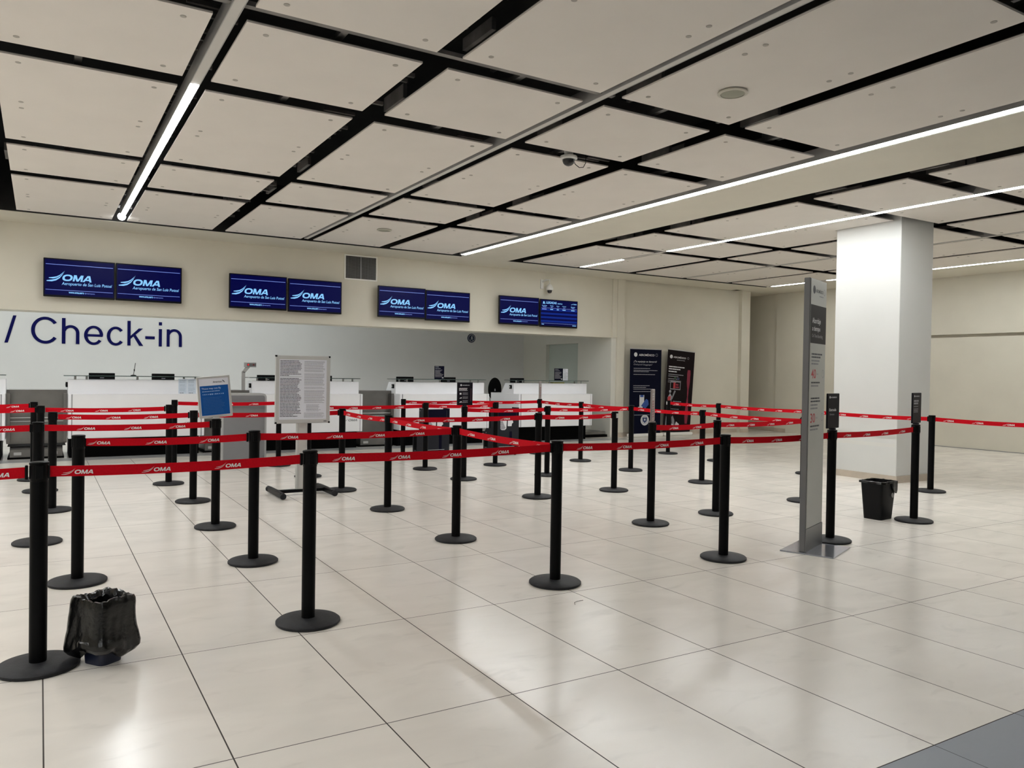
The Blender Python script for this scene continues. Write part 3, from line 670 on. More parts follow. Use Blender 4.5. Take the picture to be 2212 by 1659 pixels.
PL = {1: 'nearest the camera, beside the bag-lined waste bin', 2: 'at the left end of the second belt line', 3: 'at far left, hidden low behind the nearest post', 4: 'at far left carrying the second farthest belt', 5: 'at far left, the most distant one there',
      6: 'with no belt to its left, fourth belt line from the front', 7: 'beside a farther twin before the papers on the desk', 8: 'holding the farthest belt before the first full desk', 9: 'just left of the blue poster, belts on both sides', 10: 'carrying the tilted blue poster',
      11: 'second from left on the second belt line', 12: 'second from left on the front belt line', 13: 'left of the notice stand pole, seen below its frame', 14: 'mostly hidden behind the notice stand pole', 15: 'just right of the notice stand foot',
      16: 'halfway along the slanting belt in the middle', 17: 'farthest, before the left end of the third desk', 18: 'in front of the left bag sizer', 19: 'at the crossing of the second and slanting belts', 20: 'carrying the black upright sign in the middle',
      21: 'in front of the right bag sizer', 22: 'carrying the edge-on reddish sign before the last desk', 23: 'just left of a farther twin, centre right of picture', 24: 'right of a nearer twin, before the last desk',
      25: 'at the middle of the front belt line', 26: 'standing before the right half of the last desk', 27: 'with a free silver belt end facing right', 28: 'in front of the left roll-up banner edge', 29: 'carrying the tall edge-on sign before the navy banner',
      30: 'in front of the dark red roll-up banner', 31: 'right of the banners with only belts passing behind', 32: 'farthest one before the blank cream wall', 33: 'just behind the fourth one of the front line', 34: 'fourth from left on the front belt line',
      35: 'just left of the tall grey monolith', 36: 'almost hidden behind the tall grey monolith', 37: 'right behind the tall grey monolith, carrying a black sign', 38: 'carrying the black sign right of the waste bin', 39: 'rightmost in view, behind the white column corner',
      40: 'hidden behind the black upright sign', 41: 'outside the left edge at the end of the front belt', 42: 'outside the left edge at the end of the third belt', 43: 'outside the left edge at the end of the fifth belt', 44: 'outside the left edge at the end of the farthest belt', 45: 'outside the right edge at the end of the last belt'}
bm_ = MB(); bm_.lathe([(0.172, 0.0), (0.178, 0.006), (0.178, 0.016), (0.168, 0.024), (0.10, 0.031), (0.05, 0.033)], blkrub, 56); bo = bm_.build('base', None, True); baseme = bo.data; D.objects.remove(bo)
bm_ = MB(); bm_.lathe([(0.0375, 0.031), (0.0375, 0.89)], blk, 32); bo = bm_.build('pole', None, True); poleme = bo.data; D.objects.remove(bo)
bm_ = MB(); bm_.lathe([(0.0375, 0.885), (0.039, 0.888), (0.039, 0.962), (0.0415, 0.965), (0.0415, 0.974), (0.037, PH)], blk, 32)
for k in range(4):
    a = k*PI/2; T = Matrix.Rotation(a, 4, 'Z'); bm_.bbox(-0.016, 0.016, 0.034, 0.0405, 0.898, 0.960, blkpl, 0.002, T)
bo = bm_.build('belt_head', None, True); headme = bo.data; D.objects.remove(bo)
posts = {}
for k, (x, y) in POST.items():
    t = thing('belt_post', 'black belt barrier post ' + PL[k], 'barrier post', (x, y, 0), 0, 'black belt barrier posts'); posts[k] = t
    for me, nm_ in ((baseme, 'base'), (poleme, 'pole'), (headme, 'belt_head')):
        o = D.objects.new(nm_, me); COL.objects.link(o); o.parent = t
# logo triangles in cap units
LG = []
for vs, fs in swoosh_geo(0.8): LG.append((vs, fs))
LG += OMAG
def belt(a, b, off, label, sag=0.012):
    A = Vector((*POST[a], 0)); B = Vector((*POST[b], 0)); d = (B-A); L = d.length; d.normalize()
    s0, s1 = 0.0445, L-0.0445
    n = Vector((d.y, -d.x, 0))                      # the side facing the camera for left-to-right belts
    z0, z1 = 0.903, 0.954; th = 0.0009; z00 = z0
    def P(s, z, side): q = (s-s0)/(s1-s0); return (d*s + n*side + Vector((0, 0, z-z00-4*sag*q*(1-q))))
    m = MB(); N = 14; vs = []
    for i in range(N+1):
        s = s0+(s1-s0)*i/N
        for (z, sd) in ((z0, th), (z1, th), (z1, -th), (z0, -th)): vs.append(P(s, z, sd))
    fs = [(4*i+j, 4*i+(j+1) % 4, 4*i+4+(j+1) % 4, 4*i+4+j) for i in range(N) for j in range(4)] + [(3, 2, 1, 0), (4*N, 4*N+1, 4*N+2, 4*N+3)]
    m.add(vs, fs, red_m)
    cap = 0.0195; s = s0+off
    while s+cap*4.3 < s1-0.01:
        for side in (1, -1):
            for lv, lf in LG:
                if side == 1: pts = [P(s+cap*x, z0+0.011+cap*y, th+0.0007) for x, y in lv]
                else: pts = [P(s+cap*(1.4-x), z0+0.011+cap*y, -th-0.0007) for x, y in lv]
                m.add(pts, lf, logo_m)
        s += 0.352
    t = thing('barrier_belt', 'red printed belt ' + label, 'barrier belt', (A.x, A.y, z00), 0, 'red barrier belts')
    tag(m.build('webbing', t), 'red webbing with repeated white print')
    c = MB(); T = Matrix.Translation(B-A) @ Matrix.Rotation(math.atan2(d.y, d.x), 4, 'Z')
    c.bbox(-0.058, -0.0445, -0.012, 0.012, -0.008, 0.059, blkpl, 0.003, T)
    tag(c.build('belt_clip', t), 'black end clip')
for a, b, off, lab in (
    (41, 1, 0.1, 'of the front line, leaving the picture at left'), (1, 12, 0.10, 'of the front line from the nearest post, passing above the bagged bin'),
    (12, 25, 0.14, 'of the front line between its second and third posts'), (25, 34, 0.17, 'of the front line between its third and fourth posts'),
    (34, 37, 0.2, 'of the front line ending behind the grey monolith'), (2, 11, 0.062, 'at the left end of the second line'),
    (11, 19, 0.2, 'of the second line passing before the notice stand pole'), (19, 25, 0.2, 'slanting toward the camera, nearest of the slanting belts'),
    (15, 16, 0.15, 'slanting, farther half, starting right of the notice stand'), (16, 19, 0.12, 'slanting, middle stretch ending at the crossing'),
    (42, 3, 0.2, 'of the third line, leaving the picture at left'), (3, 10, 0.28, 'of the third line ending under the blue poster'),
    (6, 9, 0.12, 'of the fourth line ending left of the blue poster'), (9, 15, 0.2, 'of the fourth line running behind the framed notice, lower one'),
    (43, 4, 0.22, 'at far left, lower of two distant belts leaving the picture'), (4, 7, 0.2, 'crossing the first full desk, topmost of three there'),
    (44, 5, 0.2, 'at far left, upper of two distant belts leaving the picture'), (8, 13, 0.3, 'passing behind blue poster and framed notice, upper one'),
    (14, 18, 0.22, 'from behind the framed notice to the left bag sizer'), (18, 21, 0.22, 'across both bag sizers behind the black upright sign'),
    (17, 40, 0.1, 'farthest, from the third desk left side to the black sign'), (40, 22, 0.25, 'farthest, from the black sign to the reddish edge-on sign'),
    (22, 26, 0.15, 'falling right from the reddish edge-on sign'), (26, 28, 0.15, 'falling right past the end of the last desk'),
    (20, 24, 0.24, 'from the black upright sign rightward past the bag sizer'), (24, 28, 0.2, 'level across the last desk to the navy banner edge'),
    (28, 31, 0.15, 'crossing both roll-up banners'), (31, 35, 0.15, 'right of the banners, falling to the post beside the monolith'),
    (29, 33, 0.25, 'from the tall edge-on sign rightward below the banners'), (33, 35, 0.15, 'rising rightward to the post beside the monolith'),
    (16, 23, 0.28, 'level across the left bag sizer, lowest there'), (23, 27, 0.24, 'level across the last desk ending at a free silver clip'),
    (30, 32, 0.15, 'farthest at right, starting before the dark red banner'), (32, 36, 0.15, 'farthest at right, ending behind the grey monolith'),
    (36, 39, 0.15, 'upper one crossing the white column'), (39, 45, 0.15, 'leaving the picture at right before the side wall'), (37, 38, 0.2, 'lower one crossing the white column')):
    belt(a, b, off, lab)
b = MB(); b.bbox(-0.015, 0.015, -0.048, -0.040, 0.90, 0.955, alu_m, 0.003); tag(b.build('belt_clip', posts[27]), 'silver free belt clip')
b = MB(); b.bbox(-0.052, -0.044, -0.012, 0.012, 0.90, 0.955, alu_m, 0.003); tag(b.build('belt_clip', posts[30]), 'silver free belt clip')

# signs that stand on posts -------------------------------------------------
def post_sign(k, ang, label, kind, frame=signblk, tilt=0.0, wd=0.235, ht=0.305, z0=PH+0.003):
    x, y = POST[k]; t = thing('post_sign', label, 'sign', (x, y, z0), ang)
    T = Matrix.Rotation(tilt, 4, 'Y')
    b = MB(); b.lathe([(0.03, 0.0), (0.03, 0.012), (0.008, 0.014)], frame if kind != 'american' else alu_m, 20); b.build('mount', t, True)
    m = MB(); m.bbox(-wd/2, wd/2, -0.008, 0.008, 0.012, 0.012+ht, frame, 0.004, T)
    R_ = T.to_3x3() @ Vector((1, 0, 0)); U_ = T.to_3x3() @ Vector((0, 0, 1)); O = T @ Vector((-wd/2, -0.008, 0.012))
    rnd = random.Random(k)
    if kind == 'american':
        m2 = MB(); fc = Face(m2, O, R_, U_, 0.0008)
        fc.rect(0.018, wd-0.018, 0.018, ht-0.022, paper_m)
        fc.rect(0.022, wd-0.022, 0.022, ht-0.085, blue_m, 2)
        fc.text('American', wd-0.150, ht-0.062, w=0.076, h=0.016, m=ink_m, bold=0.01, k=2)
        fc.poly([(wd-0.070, ht-0.042), (wd-0.064, ht-0.040), (wd-0.050, ht-0.054), (wd-0.046, ht-0.066), (wd-0.056, ht-0.058)], ink_m, 2)
        fc.text('These may not fly', 0.035, ht-0.122, w=0.165, h=0.021, m=mat('blue white print', (0.55, 0.66, 0.85), 0.5), bold=0.0, k=3)
        fc.words(0.038, ht-0.138, 0.15, 0.005, bluetx, rnd, 3)
        for i in range(12):
            q = rnd.uniform(0.005, 0.009); fc.disc(0.045+i*0.0155, ht-0.162, q*0.7, bluetx, 3, 8)
        yy = ht-0.195
        while yy > 0.035: fc.words(0.04, yy, 0.185*rnd.uniform(.75, 1), 0.0045, blue2_m, rnd, 3); yy -= 0.0135
        m.build('frame', t); m2.build('poster', t)
    else:
        fc = Face(m, O, R_, U_, 0.0008)
        if kind == 'list':
            fc.disc(0.055, ht-0.037, 0.013, signtxt, 1, 16); fc.text('AEROMÉXICO', 0.073, ht-0.044, w=0.11, h=0.014, m=signtxt, bold=0.02)
            yy = ht-0.082
            for w_ in (0.125, 0.12, 0.13): fc.words(0.025, yy, w_, 0.0065, signtxt, rnd); yy -= 0.0145
            for r_ in range(3):
                yb = ht-0.150-r_*0.052
                fc.rect(0.035, 0.062, yb-0.012, yb+0.010, signtxt, 1) if r_ == 0 else fc.poly([(0.03, yb-0.012), (0.065, yb-0.012), (0.065, yb+0.006), (0.05, yb)], signtxt, 1)
                for j in range(3): fc.words(0.08, yb+0.009-j*0.012, 0.08, 0.004, signtxt2, rnd)
            fc.words(0.03, 0.035, 0.10, 0.005, signtxt2, rnd); fc.rect(wd-0.035, wd-0.022, 0.05, ht-0.08, mat('deep maroon', (0.03, 0.006, 0.015), 0.4))
        elif kind == 'right':
            fc.disc(0.04, ht-0.033, 0.011, signtxt, 1, 16); fc.text('AEROMÉXICO', 0.056, ht-0.040, w=0.12, h=0.014, m=signtxt, bold=0.02)
            fc.text('Entrada', 0.03, ht-0.155, w=0.14, h=0.024, m=signtxt, bold=0.02, k=1) if k == 37 else None
            if k == 38:
                for yy in (0.215, 0.190): fc.words(0.025, yy, 0.13, 0.017, signtxt2, rnd, 1, 0.3)
                for yy in (0.165, 0.14, 0.125, 0.11): fc.words(0.025, yy, 0.12, 0.006, signtxt2, rnd)
            else: fc.text('Entrance', 0.04, ht-0.19, w=0.09, h=0.016, m=signtxt2)
        else:
            for j in range(10): fc.words(0.03, ht-0.05-j*0.024, 0.17*rnd.uniform(.6, 1), 0.008, signtxt if j < 3 else crim_m, rnd)
        m.build('frame', t)
    return t
post_sign(10, 0.0, 'blue airline poster in a silver frame, tilted left, on a post', 'american', alu_m, tilt=math.radians(-5), wd=0.285, ht=0.372)
post_sign(20, math.radians(1.5), 'black sign with three pictograms on a post in the middle', 'list')
post_sign(22, math.radians(48.3), 'narrow looking reddish sign seen edge-on before the last desk', 'edge', mat('silver edge frame', (0.30, 0.26, 0.25), 0.4, metal=0.4))
post_sign(29, math.radians(41.9), 'silver framed sign seen edge-on before the navy banner', 'edge', mat('silver edge frame', (0.30, 0.26, 0.25), 0.4))
post_sign(37, math.radians(13), 'black sign half hidden behind the tall grey monolith', 'right')
post_sign(38, math.radians(12.9), 'black sign on the post beside the black waste bin', 'right')

# ---------------------------------------------------------------- framed notice stand
t = thing('notice_stand', 'tall silver framed notice on a pole with black feet', 'notice stand', (2.572, 8.92, 0), math.radians(0))
b = MB(); b.bbox(-0.315, 0.315, -0.045, -0.015, 0.82, 1.59, alu_m, 0.006)
for x in (-0.315, 0.295):
    for z in (0.818, 1.572): b.bbox(x, x+0.02, -0.048, -0.012, z, z+0.02, blkpl, 0.003)
b.build('frame', t)
b = MB(); fc = Face(b, (-0.315, -0.045, 0.82), (1, 0, 0), (0, 0, 1), 0.0008); fc.rect(0.045, 0.585, 0.045, 0.725, paper_m); r = random.Random(11)
yy = 0.705
for i in range(39):
    if i == 11: fc.rect(0.05, 0.30, yy+0.006, yy+0.008, ink2_m, 2); yy -= 0.017; continue
    w_ = 0.10 if i in (10,) else (0.15 if i in (37,) else r.uniform(0.19, 0.245)); fc.words(0.052, yy, w_, 0.0072, ink_m, r, 2, 0.35); yy -= 0.0165
yy = 0.705; i = 0
while yy > 0.06:
    if i in (11, 24, 27, 41, 49): yy -= 0.012; i += 1; continue
    x_, w_ = (0.35, r.uniform(0.10, 0.17)) if 41 < i < 49 else (0.325, r.uniform(0.21, 0.24)); fc.words(x_, yy, w_, 0.0042, ink2_m, r, 2, 0.4); yy -= 0.0118; i += 1
fc.rect(0.555, 0.59, 0.018, 0.026, ink_m, 2); b.build('notice', t)
b = MB(); b.bbox(-0.06, 0.065, -0.015, 0.035, 0.05, 1.2, alu_m, 0.01); b.box(-0.035, 0.04, -0.017, -0.015, 0.06, 0.82, mat('brushed pole face', (0.55, 0.54, 0.52), 0.4, metal=0.3)); b.build('pole', t)
b = MB(); b.bbox(-0.29, 0.29, -0.03, 0.03, 0.03, 0.065, blkpl, 0.004); b.build('crossbar', t)
for sx in (-1, 1):
    b = MB(); b.bbox(sx*0.29-0.025, sx*0.29+0.025, -0.30, 0.27, 0.015, 0.075, blkpl, 0.006); ft = b.build('foot', t)
    for yy in (-0.325, 0.295):
        b = MB(); b.lathe([(0.029, -0.02), (0.034, -0.016), (0.034, 0.016), (0.029, 0.02)], blkrub, 20, T=Matrix.Translation((sx*0.29, yy, 0.042)) @ Matrix.Rotation(PI/2, 4, 'X')); b.build('end_cap', ft, True)

# ---------------------------------------------------------------- grey wheeled board
t = thing('wheeled_board', 'grey wheeled board with a rounded light frame near the notice stand', 'board', (2.575, 11.87, 0), 0)
def rrect(w_, h_, r_, n=8):
    pts = []
    for cx, cz, a0 in ((w_/2-r_, h_-r_, 0), (-w_/2+r_, h_-r_, PI/2)):
        for i in range(n+1): a = a0+PI/2*i/n; pts.append((cx+r_*math.cos(a), cz+r_*math.sin(a)))
    return [(w_/2, 0)] + pts + [(-w_/2, 0)]
b = MB(); b.prism([(x, z+0.06) for x, z in rrect(0.64, 1.01, 0.06)], 'y', 0.0, 0.26, gryfr); b.build('frame', t)
b = MB(); b.prism([(x, z+0.065) for x, z in rrect(0.585, 0.975, 0.035)], 'y', -0.004, 0.0, grybd)
for x, z in ((0.275, 0.96), (0.275, 0.55), (0.275, 0.14)): b.lathe([(0.008, 0), (0.008, 0.003)], steel_d, 10, T=Matrix.Translation((x, -0.004, z)) @ Matrix.Rotation(PI/2, 4, 'X'))
b.build('panel', t)
for x in (-0.27, 0.27):
    for y in (0.05, 0.21):
        b = MB(); b.lathe([(0.018, -0.012), (0.026, -0.008), (0.026, 0.008), (0.018, 0.012)], blkpl, 14, T=Matrix.Translation((x, y, 0.026)) @ Matrix.Rotation(PI/2, 4, 'Y')); b.box(x-0.018, x+0.018, y-0.015, y+0.015, 0.05, 0.062, steel_d); b.build('caster', t, True)

# ---------------------------------------------------------------- bag sizers
def sizer(x, y, label):
    t = thing('bag_sizer', label, 'bag sizer', (x, y, 0), 0, 'dark bag sizers in front of the desks')
    W = 0.45
    side = [(0.0, 0.07), (0.46, 0.07), (0.46, 0.36), (0.36, 0.46), (0.22, 0.46), (0.22, 0.83), (0.0, 0.83)]
    for nm_, xa, xb in (('side_panel', 0, 0.014), ('side_panel', W-0.014, W)):
        m = MB(); m.prism(side, 'x', xa, xb, dkgr)
        for yy, zz in ((0.18, 0.79), (0.18, 0.62), (0.36, 0.12), (0.36, 0.38), (0.05, 0.12), (0.05, 0.36)):
            m.lathe([(0.006, 0), (0.006, 0.003)], alu_m, 8, T=Matrix.Translation((xa if xa == 0 else xb, yy, zz)) @ Matrix.Rotation(-PI/2 if xa == 0 else PI/2, 4, 'Y'))
        if xa == 0: m.box(-0.002, 0, 0.30, 0.42, 0.13, 0.36, plinth_m)
        m.build(nm_, t)
    m = MB(); m.box(0.014, W-0.014, 0, 0.012, 0.63, 0.82, navypl); m.box(0.014, W-0.014, 0.20, 0.22, 0.60, 0.80, navypl); m.box(W-0.06, W-0.045, -0.001, 0, 0.65, 0.80, dkgr); m.build('header_panel', t)
    m = MB(); m.box(0.014, W-0.014, 0, 0.012, 0.09, 0.40, dkgr); m.box(0.26, 0.31, -0.002, 0, 0.10, 0.42, navypl)
    m.box(0.05, 0.36, -0.003, 0, 0.155, 0.161, alu_m); m.box(0.05, 0.32, -0.003, 0, 0.135, 0.141, alu_m)
    m.box(0.014, W-0.014, 0.012, 0.45, 0.08, 0.09, dkgr); m.build('tray', t)
    m = MB(); m.box(0.014, W-0.014, 0, 0.012, 0.40, 0.63, dkgr)      # middle panel printed with two white bag shapes
    fc = Face(m, (0, 0, 0), (1, 0, 0), (0, 0, 1), 0.001); wp = mat('white bag print', (0.70, 0.70, 0.72), 0.5)
    fc.poly([(0.075, 0.46), (0.11, 0.445), (0.165, 0.445), (0.195, 0.47), (0.205, 0.62), (0.075, 0.625)], wp, 1)
    for i in range(8): fc.rect(0.07, 0.175-0.010*abs(i-1), 0.462+i*0.0205, 0.471+i*0.0205, dkgr, 2)
    fc.poly([(0.222, 0.52), (0.228, 0.51), (0.30, 0.51), (0.306, 0.55), (0.335, 0.575), (0.315, 0.62), (0.295, 0.625), (0.285, 0.612), (0.262, 0.612), (0.25, 0.625), (0.225, 0.615)], wp, 1)
    m.build('printed_panel', t)
    for xx in (0.04, W-0.04):
        for yy in (0.05, 0.41):
            c = MB(); c.lathe([(0.02, -0.014), (0.032, -0.009), (0.032, 0.009), (0.02, 0.014)], blkpl, 14, T=Matrix.Translation((xx, yy, 0.032)) @ Matrix.Rotation(PI/2, 4, 'Y')); c.box(xx-0.015, xx+0.015, yy-0.015, yy+0.015, 0.05, 0.08, steel_d); c.build('caster', t, True)
sizer(5.34, 11.60-0.02, 'dark bag sizer on wheels before the third desk')
sizer(6.72, 11.66-0.02, 'dark bag sizer on wheels before the last desk')
# the posts behind the sizers keep clear of them (14..18 stand nearer)

# ---------------------------------------------------------------- roll-up banners
def banner(x, y, rz, lean, label, kind):
    t = thing('roll_up_banner', label, 'banner', (x, y, 0), rz)
    T = Matrix.Rotation(lean, 4, 'Y'); W_, H_ = (0.95, 1.97) if kind == 'navy' else (0.87, 1.97)
    m = MB(); m.bbox(-W_/2, W_/2, -0.002, 0.002, 0.07, 0.07+H_, navyb if kind == 'navy' else brownb, 0.0008, T)
    fc = Face(m, T @ Vector((-W_/2, -0.002, 0.07)), T.to_3x3() @ Vector((1, 0, 0)), T.to_3x3() @ Vector((0, 0, 1)), 0.001); r = random.Random(5)
    if kind == 'navy':
        fc.disc(0.165, H_-0.135, 0.05, signtxt, 1); fc.text('AEROMÉXICO', 0.26, H_-0.165, w=0.47, h=0.06, m=signtxt, bold=0.02, k=1); fc.ring(0.80, H_-0.135, 0.028, 0.034, signtxt2, 1)
        fc.text('¿Tu equipaje se demoró?', 0.11, H_-0.325, w=0.70, h=0.055, m=signtxt, bold=0.0, shear=0.15, k=1); fc.text('Delayed baggage?', 0.11, H_-0.39, w=0.56, h=0.045, m=signtxt2, shear=0.15, k=1)
        for yy, w_ in ((0.46, 0.50), (0.505, 0.72), (0.535, 0.46), (0.60, 0.65), (0.86, 0.50), (0.90, 0.38), (0.94, 0.60), (0.995, 0.57), (1.54, 0.5)): fc.words(0.11, H_-yy, w_, 0.013, signtxt2, r, 1, 0.35)
        fc.rect(0.30, 0.44, 0.62, 0.90, signtxt, 1); fc.rect(0.32, 0.42, 0.85, 0.90, mat('mid blue print', (0.02, 0.07, 0.30), 0.5), 2); fc.rect(0.26, 0.40, 0.60, 0.625, signtxt, 2)
        fc.poly([(0.35, 0.65), (0.48, 0.58), (0.58, 0.68), (0.56, 0.78), (0.50, 0.81)], mat('mid blue print', (0.02, 0.07, 0.30), 0.5), 3)
        fc.disc(0.47, 0.315, 0.125, signtxt, 1, 36); fc.ring(0.47, 0.315, 0.082, 0.090, ink2_m, 2); fc.poly([(0.40, 0.375), (0.54, 0.375), (0.53, 0.29), (0.47, 0.245), (0.41, 0.29)], mat('navy print', (0.015, 0.03, 0.12), 0.5), 2); fc.disc(0.47, 0.325, 0.025, signtxt, 3)
    else:
        fc.disc(0.115, H_-0.17, 0.045, signtxt, 1); fc.text('AEROMÉXICO', 0.185, H_-0.195, w=0.40, h=0.05, m=signtxt, bold=0.02, k=1); fc.ring(0.66, H_-0.17, 0.022, 0.028, signtxt2, 1); fc.words(0.30, H_-0.245, 0.27, 0.012, signtxt2, r)
        for yy, w_, h_ in ((0.42, 0.50, 0.025), (0.475, 0.37, 0.025), (0.535, 0.26, 0.025), (0.60, 0.48, 0.016), (0.645, 0.32, 0.016), (0.705, 0.34, 0.016), (0.745, 0.42, 0.013), (0.785, 0.26, 0.013)): fc.words(0.06, H_-yy, w_, h_, signtxt2 if h_ < .02 else signtxt, r, 1, 0.3)
        # flattened streak of colour down the right side
        pts = []; pr = []
        for i in range(15):
            q = i/14; z = 0.22+q*1.30; w_ = 0.035+0.02*math.sin(q*9)+0.01*r.random(); pts.append((0.72-w_, z)); pr.append((0.72+w_*0.8, z))
        fc.poly(pts+pr[::-1], crim_m, 1)
        for (a, b_, c, d_) in ((0.14, 0.47, 1.02, 1.04), (0.14, 0.47, 1.20, 1.22), (0.14, 0.155, 1.02, 1.22), (0.455, 0.47, 1.02, 1.22)): fc.rect(a, b_, c, d_, signtxt2, 1)
        fc.rect(0.24, 0.30, 1.05, 1.20, red2_m, 1); fc.rect(0.31, 0.42, 1.06, 1.10, crim_m, 1); fc.rect(0.31, 0.40, 1.12, 1.16, crim_m, 1)
        fc.rect(0.25, 0.31, 1.26, 1.33, mat('dark green print', (0.01, 0.05, 0.02), 0.5), 1); fc.rect(0.34, 0.42, 1.26, 1.31, mat('dark blue print', (0.01, 0.02, 0.09), 0.5), 1)
        fc.poly([(0.10, 0.66), (0.20, 0.66), (0.22, 0.85), (0.15, 0.93), (0.08, 0.82)], signtxt2, 1); fc.disc(0.15, 0.97, 0.035, signtxt2, 1); fc.poly([(0.08, 0.70), (0.17, 0.70), (0.18, 0.86), (0.09, 0.84)], red2_m, 2); fc.poly([(0.20, 0.80), (0.23, 0.78), (0.33, 0.99), (0.28, 1.0)], ink2_m, 1)
        for yy in (0.73, 0.68, 0.64): fc.words(0.26, yy, 0.26, 0.018, signtxt2, r)
        for yy in (0.55, 0.50, 0.45): fc.words(0.07, yy, 0.40, 0.012, signtxt2, r)
        fc.poly([(0.28, 0.12), (0.36, 0.12), (0.34, 0.30), (0.28, 0.40), (0.24, 0.36)], ink2_m, 1); fc.poly([(0.36, 0.16), (0.48, 0.12), (0.50, 0.20), (0.40, 0.26)], signtxt, 2); fc.poly([(0.25, 0.14), (0.36, 0.10), (0.37, 0.15), (0.26, 0.21)], signtxt, 2); fc.poly([(0.06, 0.16), (0.12, 0.14), (0.13, 0.28), (0.07, 0.38)], ink2_m, 1)
    m.build('graphic', t)
    m = MB(); m.bbox(-W_/2-0.01, W_/2+0.01, -0.006, 0.008, 0.07+H_-0.01, 0.07+H_+0.012, alu_m, 0.003, T); m.build('top_bar', t)
    m = MB(); m.bbox(-W_/2-0.02, W_/2+0.02, -0.10, 0.06, 0.0, 0.075, vent_m, 0.02); m.build('base', t)
    m = MB(); m.tube([(0, 0.03, 0.06), (0, 0.02, 1.95)], 0.009, alu_m, 8); m.build('support_pole', t)
banner(12.08, 14.02, 0.0, 0.0, 'navy roll-up banner with a round seal, left of the two', 'navy')
banner(13.10, 14.06, 0.0, math.radians(3.7), 'black and red roll-up banner leaning right, beside the navy one', 'brown')

# ---------------------------------------------------------------- monolith sign
ang = math.atan2(0.167, 0.423)
t = thing('monolith_sign', 'tall grey monolith sign with red 40 and 30 minute figures', 'sign', (5.341, 4.202, 0), ang)
# local: x along the face, y away from the reader; local origin = front left corner of the slab
W_ = 0.455
b = MB(); b.bbox(-0.045, W_+0.01, -0.235, 0.19, 0.0, 0.010, plate_m, 0.003); tag(b.build('floor_plate', t), 'shiny steel floor plate')
b = MB(); b.bbox(0, W_, 0, 0.05, 0.010, 2.245, monoed, 0.004); b.build('slab', t)
b = MB(); b.box(0.014, W_-0.014, -0.003, 0, 0.20, 2.24, mono_m); b.box(0.0, W_, -0.005, 0, 0.010, 0.195, monoed)
fc = Face(b, (0, -0.003, 0), (1, 0, 0), (0, 0, 1), 0.001); r = random.Random(9)
fc.rect(0.014, W_-0.014, 1.715, 2.03, signblk, 1)
fc.disc(0.095, 2.155, 0.034, ink_m, 1); fc.text('AEROMÉXICO', 0.14, 2.135, w=0.20, h=0.034, m=ink_m, bold=0.015, k=1); fc.ring(0.38, 2.152, 0.022, 0.026, ink2_m, 1); fc.words(0.24, 2.105, 0.11, 0.008, ink2_m, r)
fc.text('Abordaje', 0.055, 1.865, w=0.23, h=0.06, m=signtxt, bold=0.01, k=2); fc.text('a tiempo', 0.055, 1.805, w=0.22, h=0.05, m=signtxt, bold=0.01, k=2); fc.text('On Time Boarding', 0.055, 1.755, w=0.29, h=0.036, m=signtxt2, k=2)
for yy, w_, c in ((1.62, 0.30, ink_m), (1.595, 0.26, ink_m), (1.565, 0.22, ink2_m), (1.54, 0.19, ink2_m), (1.385, 0.24, ink_m), (1.358, 0.20, ink2_m), (1.255, 0.24, ink_m), (1.23, 0.26, ink_m), (1.20, 0.19, ink2_m), (1.172, 0.19, ink2_m), (1.025, 0.25, ink_m), (0.997, 0.21, ink2_m)):
    fc.words(0.055, yy, w_, 0.013, c, r, 1, 0.3)
fc.text('40', 0.055, 1.425, w=0.13, h=0.078, m=red2_m, bold=0.01, k=1); fc.text('min', 0.20, 1.455, w=0.05, h=0.018, m=ink2_m, k=1)
fc.text('30', 0.055, 1.060, w=0.13, h=0.078, m=red2_m, bold=0.01, k=1); fc.text('min', 0.20, 1.09, w=0.05, h=0.018, m=ink2_m, k=1)
for yy in (1.465, 1.10): fc.ring(0.38, yy, 0.030, 0.034, ink2_m, 1); fc.rect(0.378, 0.382, yy, yy+0.02, ink2_m, 1)
tag(b.build('face_panel', t), 'light grey printed face with a black block')

# ---------------------------------------------------------------- waste bins
t = thing('waste_bin', 'black waste bin with a round grey sticker near the column', 'waste bin', (7.385, 4.93, 0), math.radians(5.5))
def taper(m, x0, y0, x1, y1, z0, z1, mt, wall=0.006, inner=True):
    """open tapered box: bottom half sizes x0,y0, top half sizes x1,y1"""
    def ring(hx, hy, z, r=0.03, n=5):
        o = []
        for sx, sy, a0 in ((1, 1, 0), (-1, 1, PI/2), (-1, -1, PI), (1, -1, 3*PI/2)):
            for i in range(n+1): a = a0+PI/2*i/n; o.append((sx*(hx-r)+r*math.cos(a), sy*(hy-r)+r*math.sin(a), z))
        return o
    rings = [ring(x0, y0, z0), ring(x1, y1, z1), ring(x1+0.012, y1+0.012, z1+0.002), ring(x1+0.012, y1+0.012, z1+0.014), ring(x1-wall, y1-wall, z1+0.014), ring(x0-wall+0.002, y0-wall+0.002, z0+0.01)]
    n = len(rings[0]); vs = [v for r_ in rings for v in r_]; fs = [tuple(range(n))[::-1], tuple(range(5*n, 6*n))]
    for j in range(5):
        for i in range(n): fs.append((j*n+i, j*n+(i+1) % n, (j+1)*n+(i+1) % n, (j+1)*n+i))
    m.add(vs, fs, mt)
b = MB(); taper(b, 0.118, 0.095, 0.145, 0.118, 0.0, 0.375, bin_m); b.build('body', t, True)
b = MB()
nseg = 40; rr = random.Random(4)
vs = []; fs = []
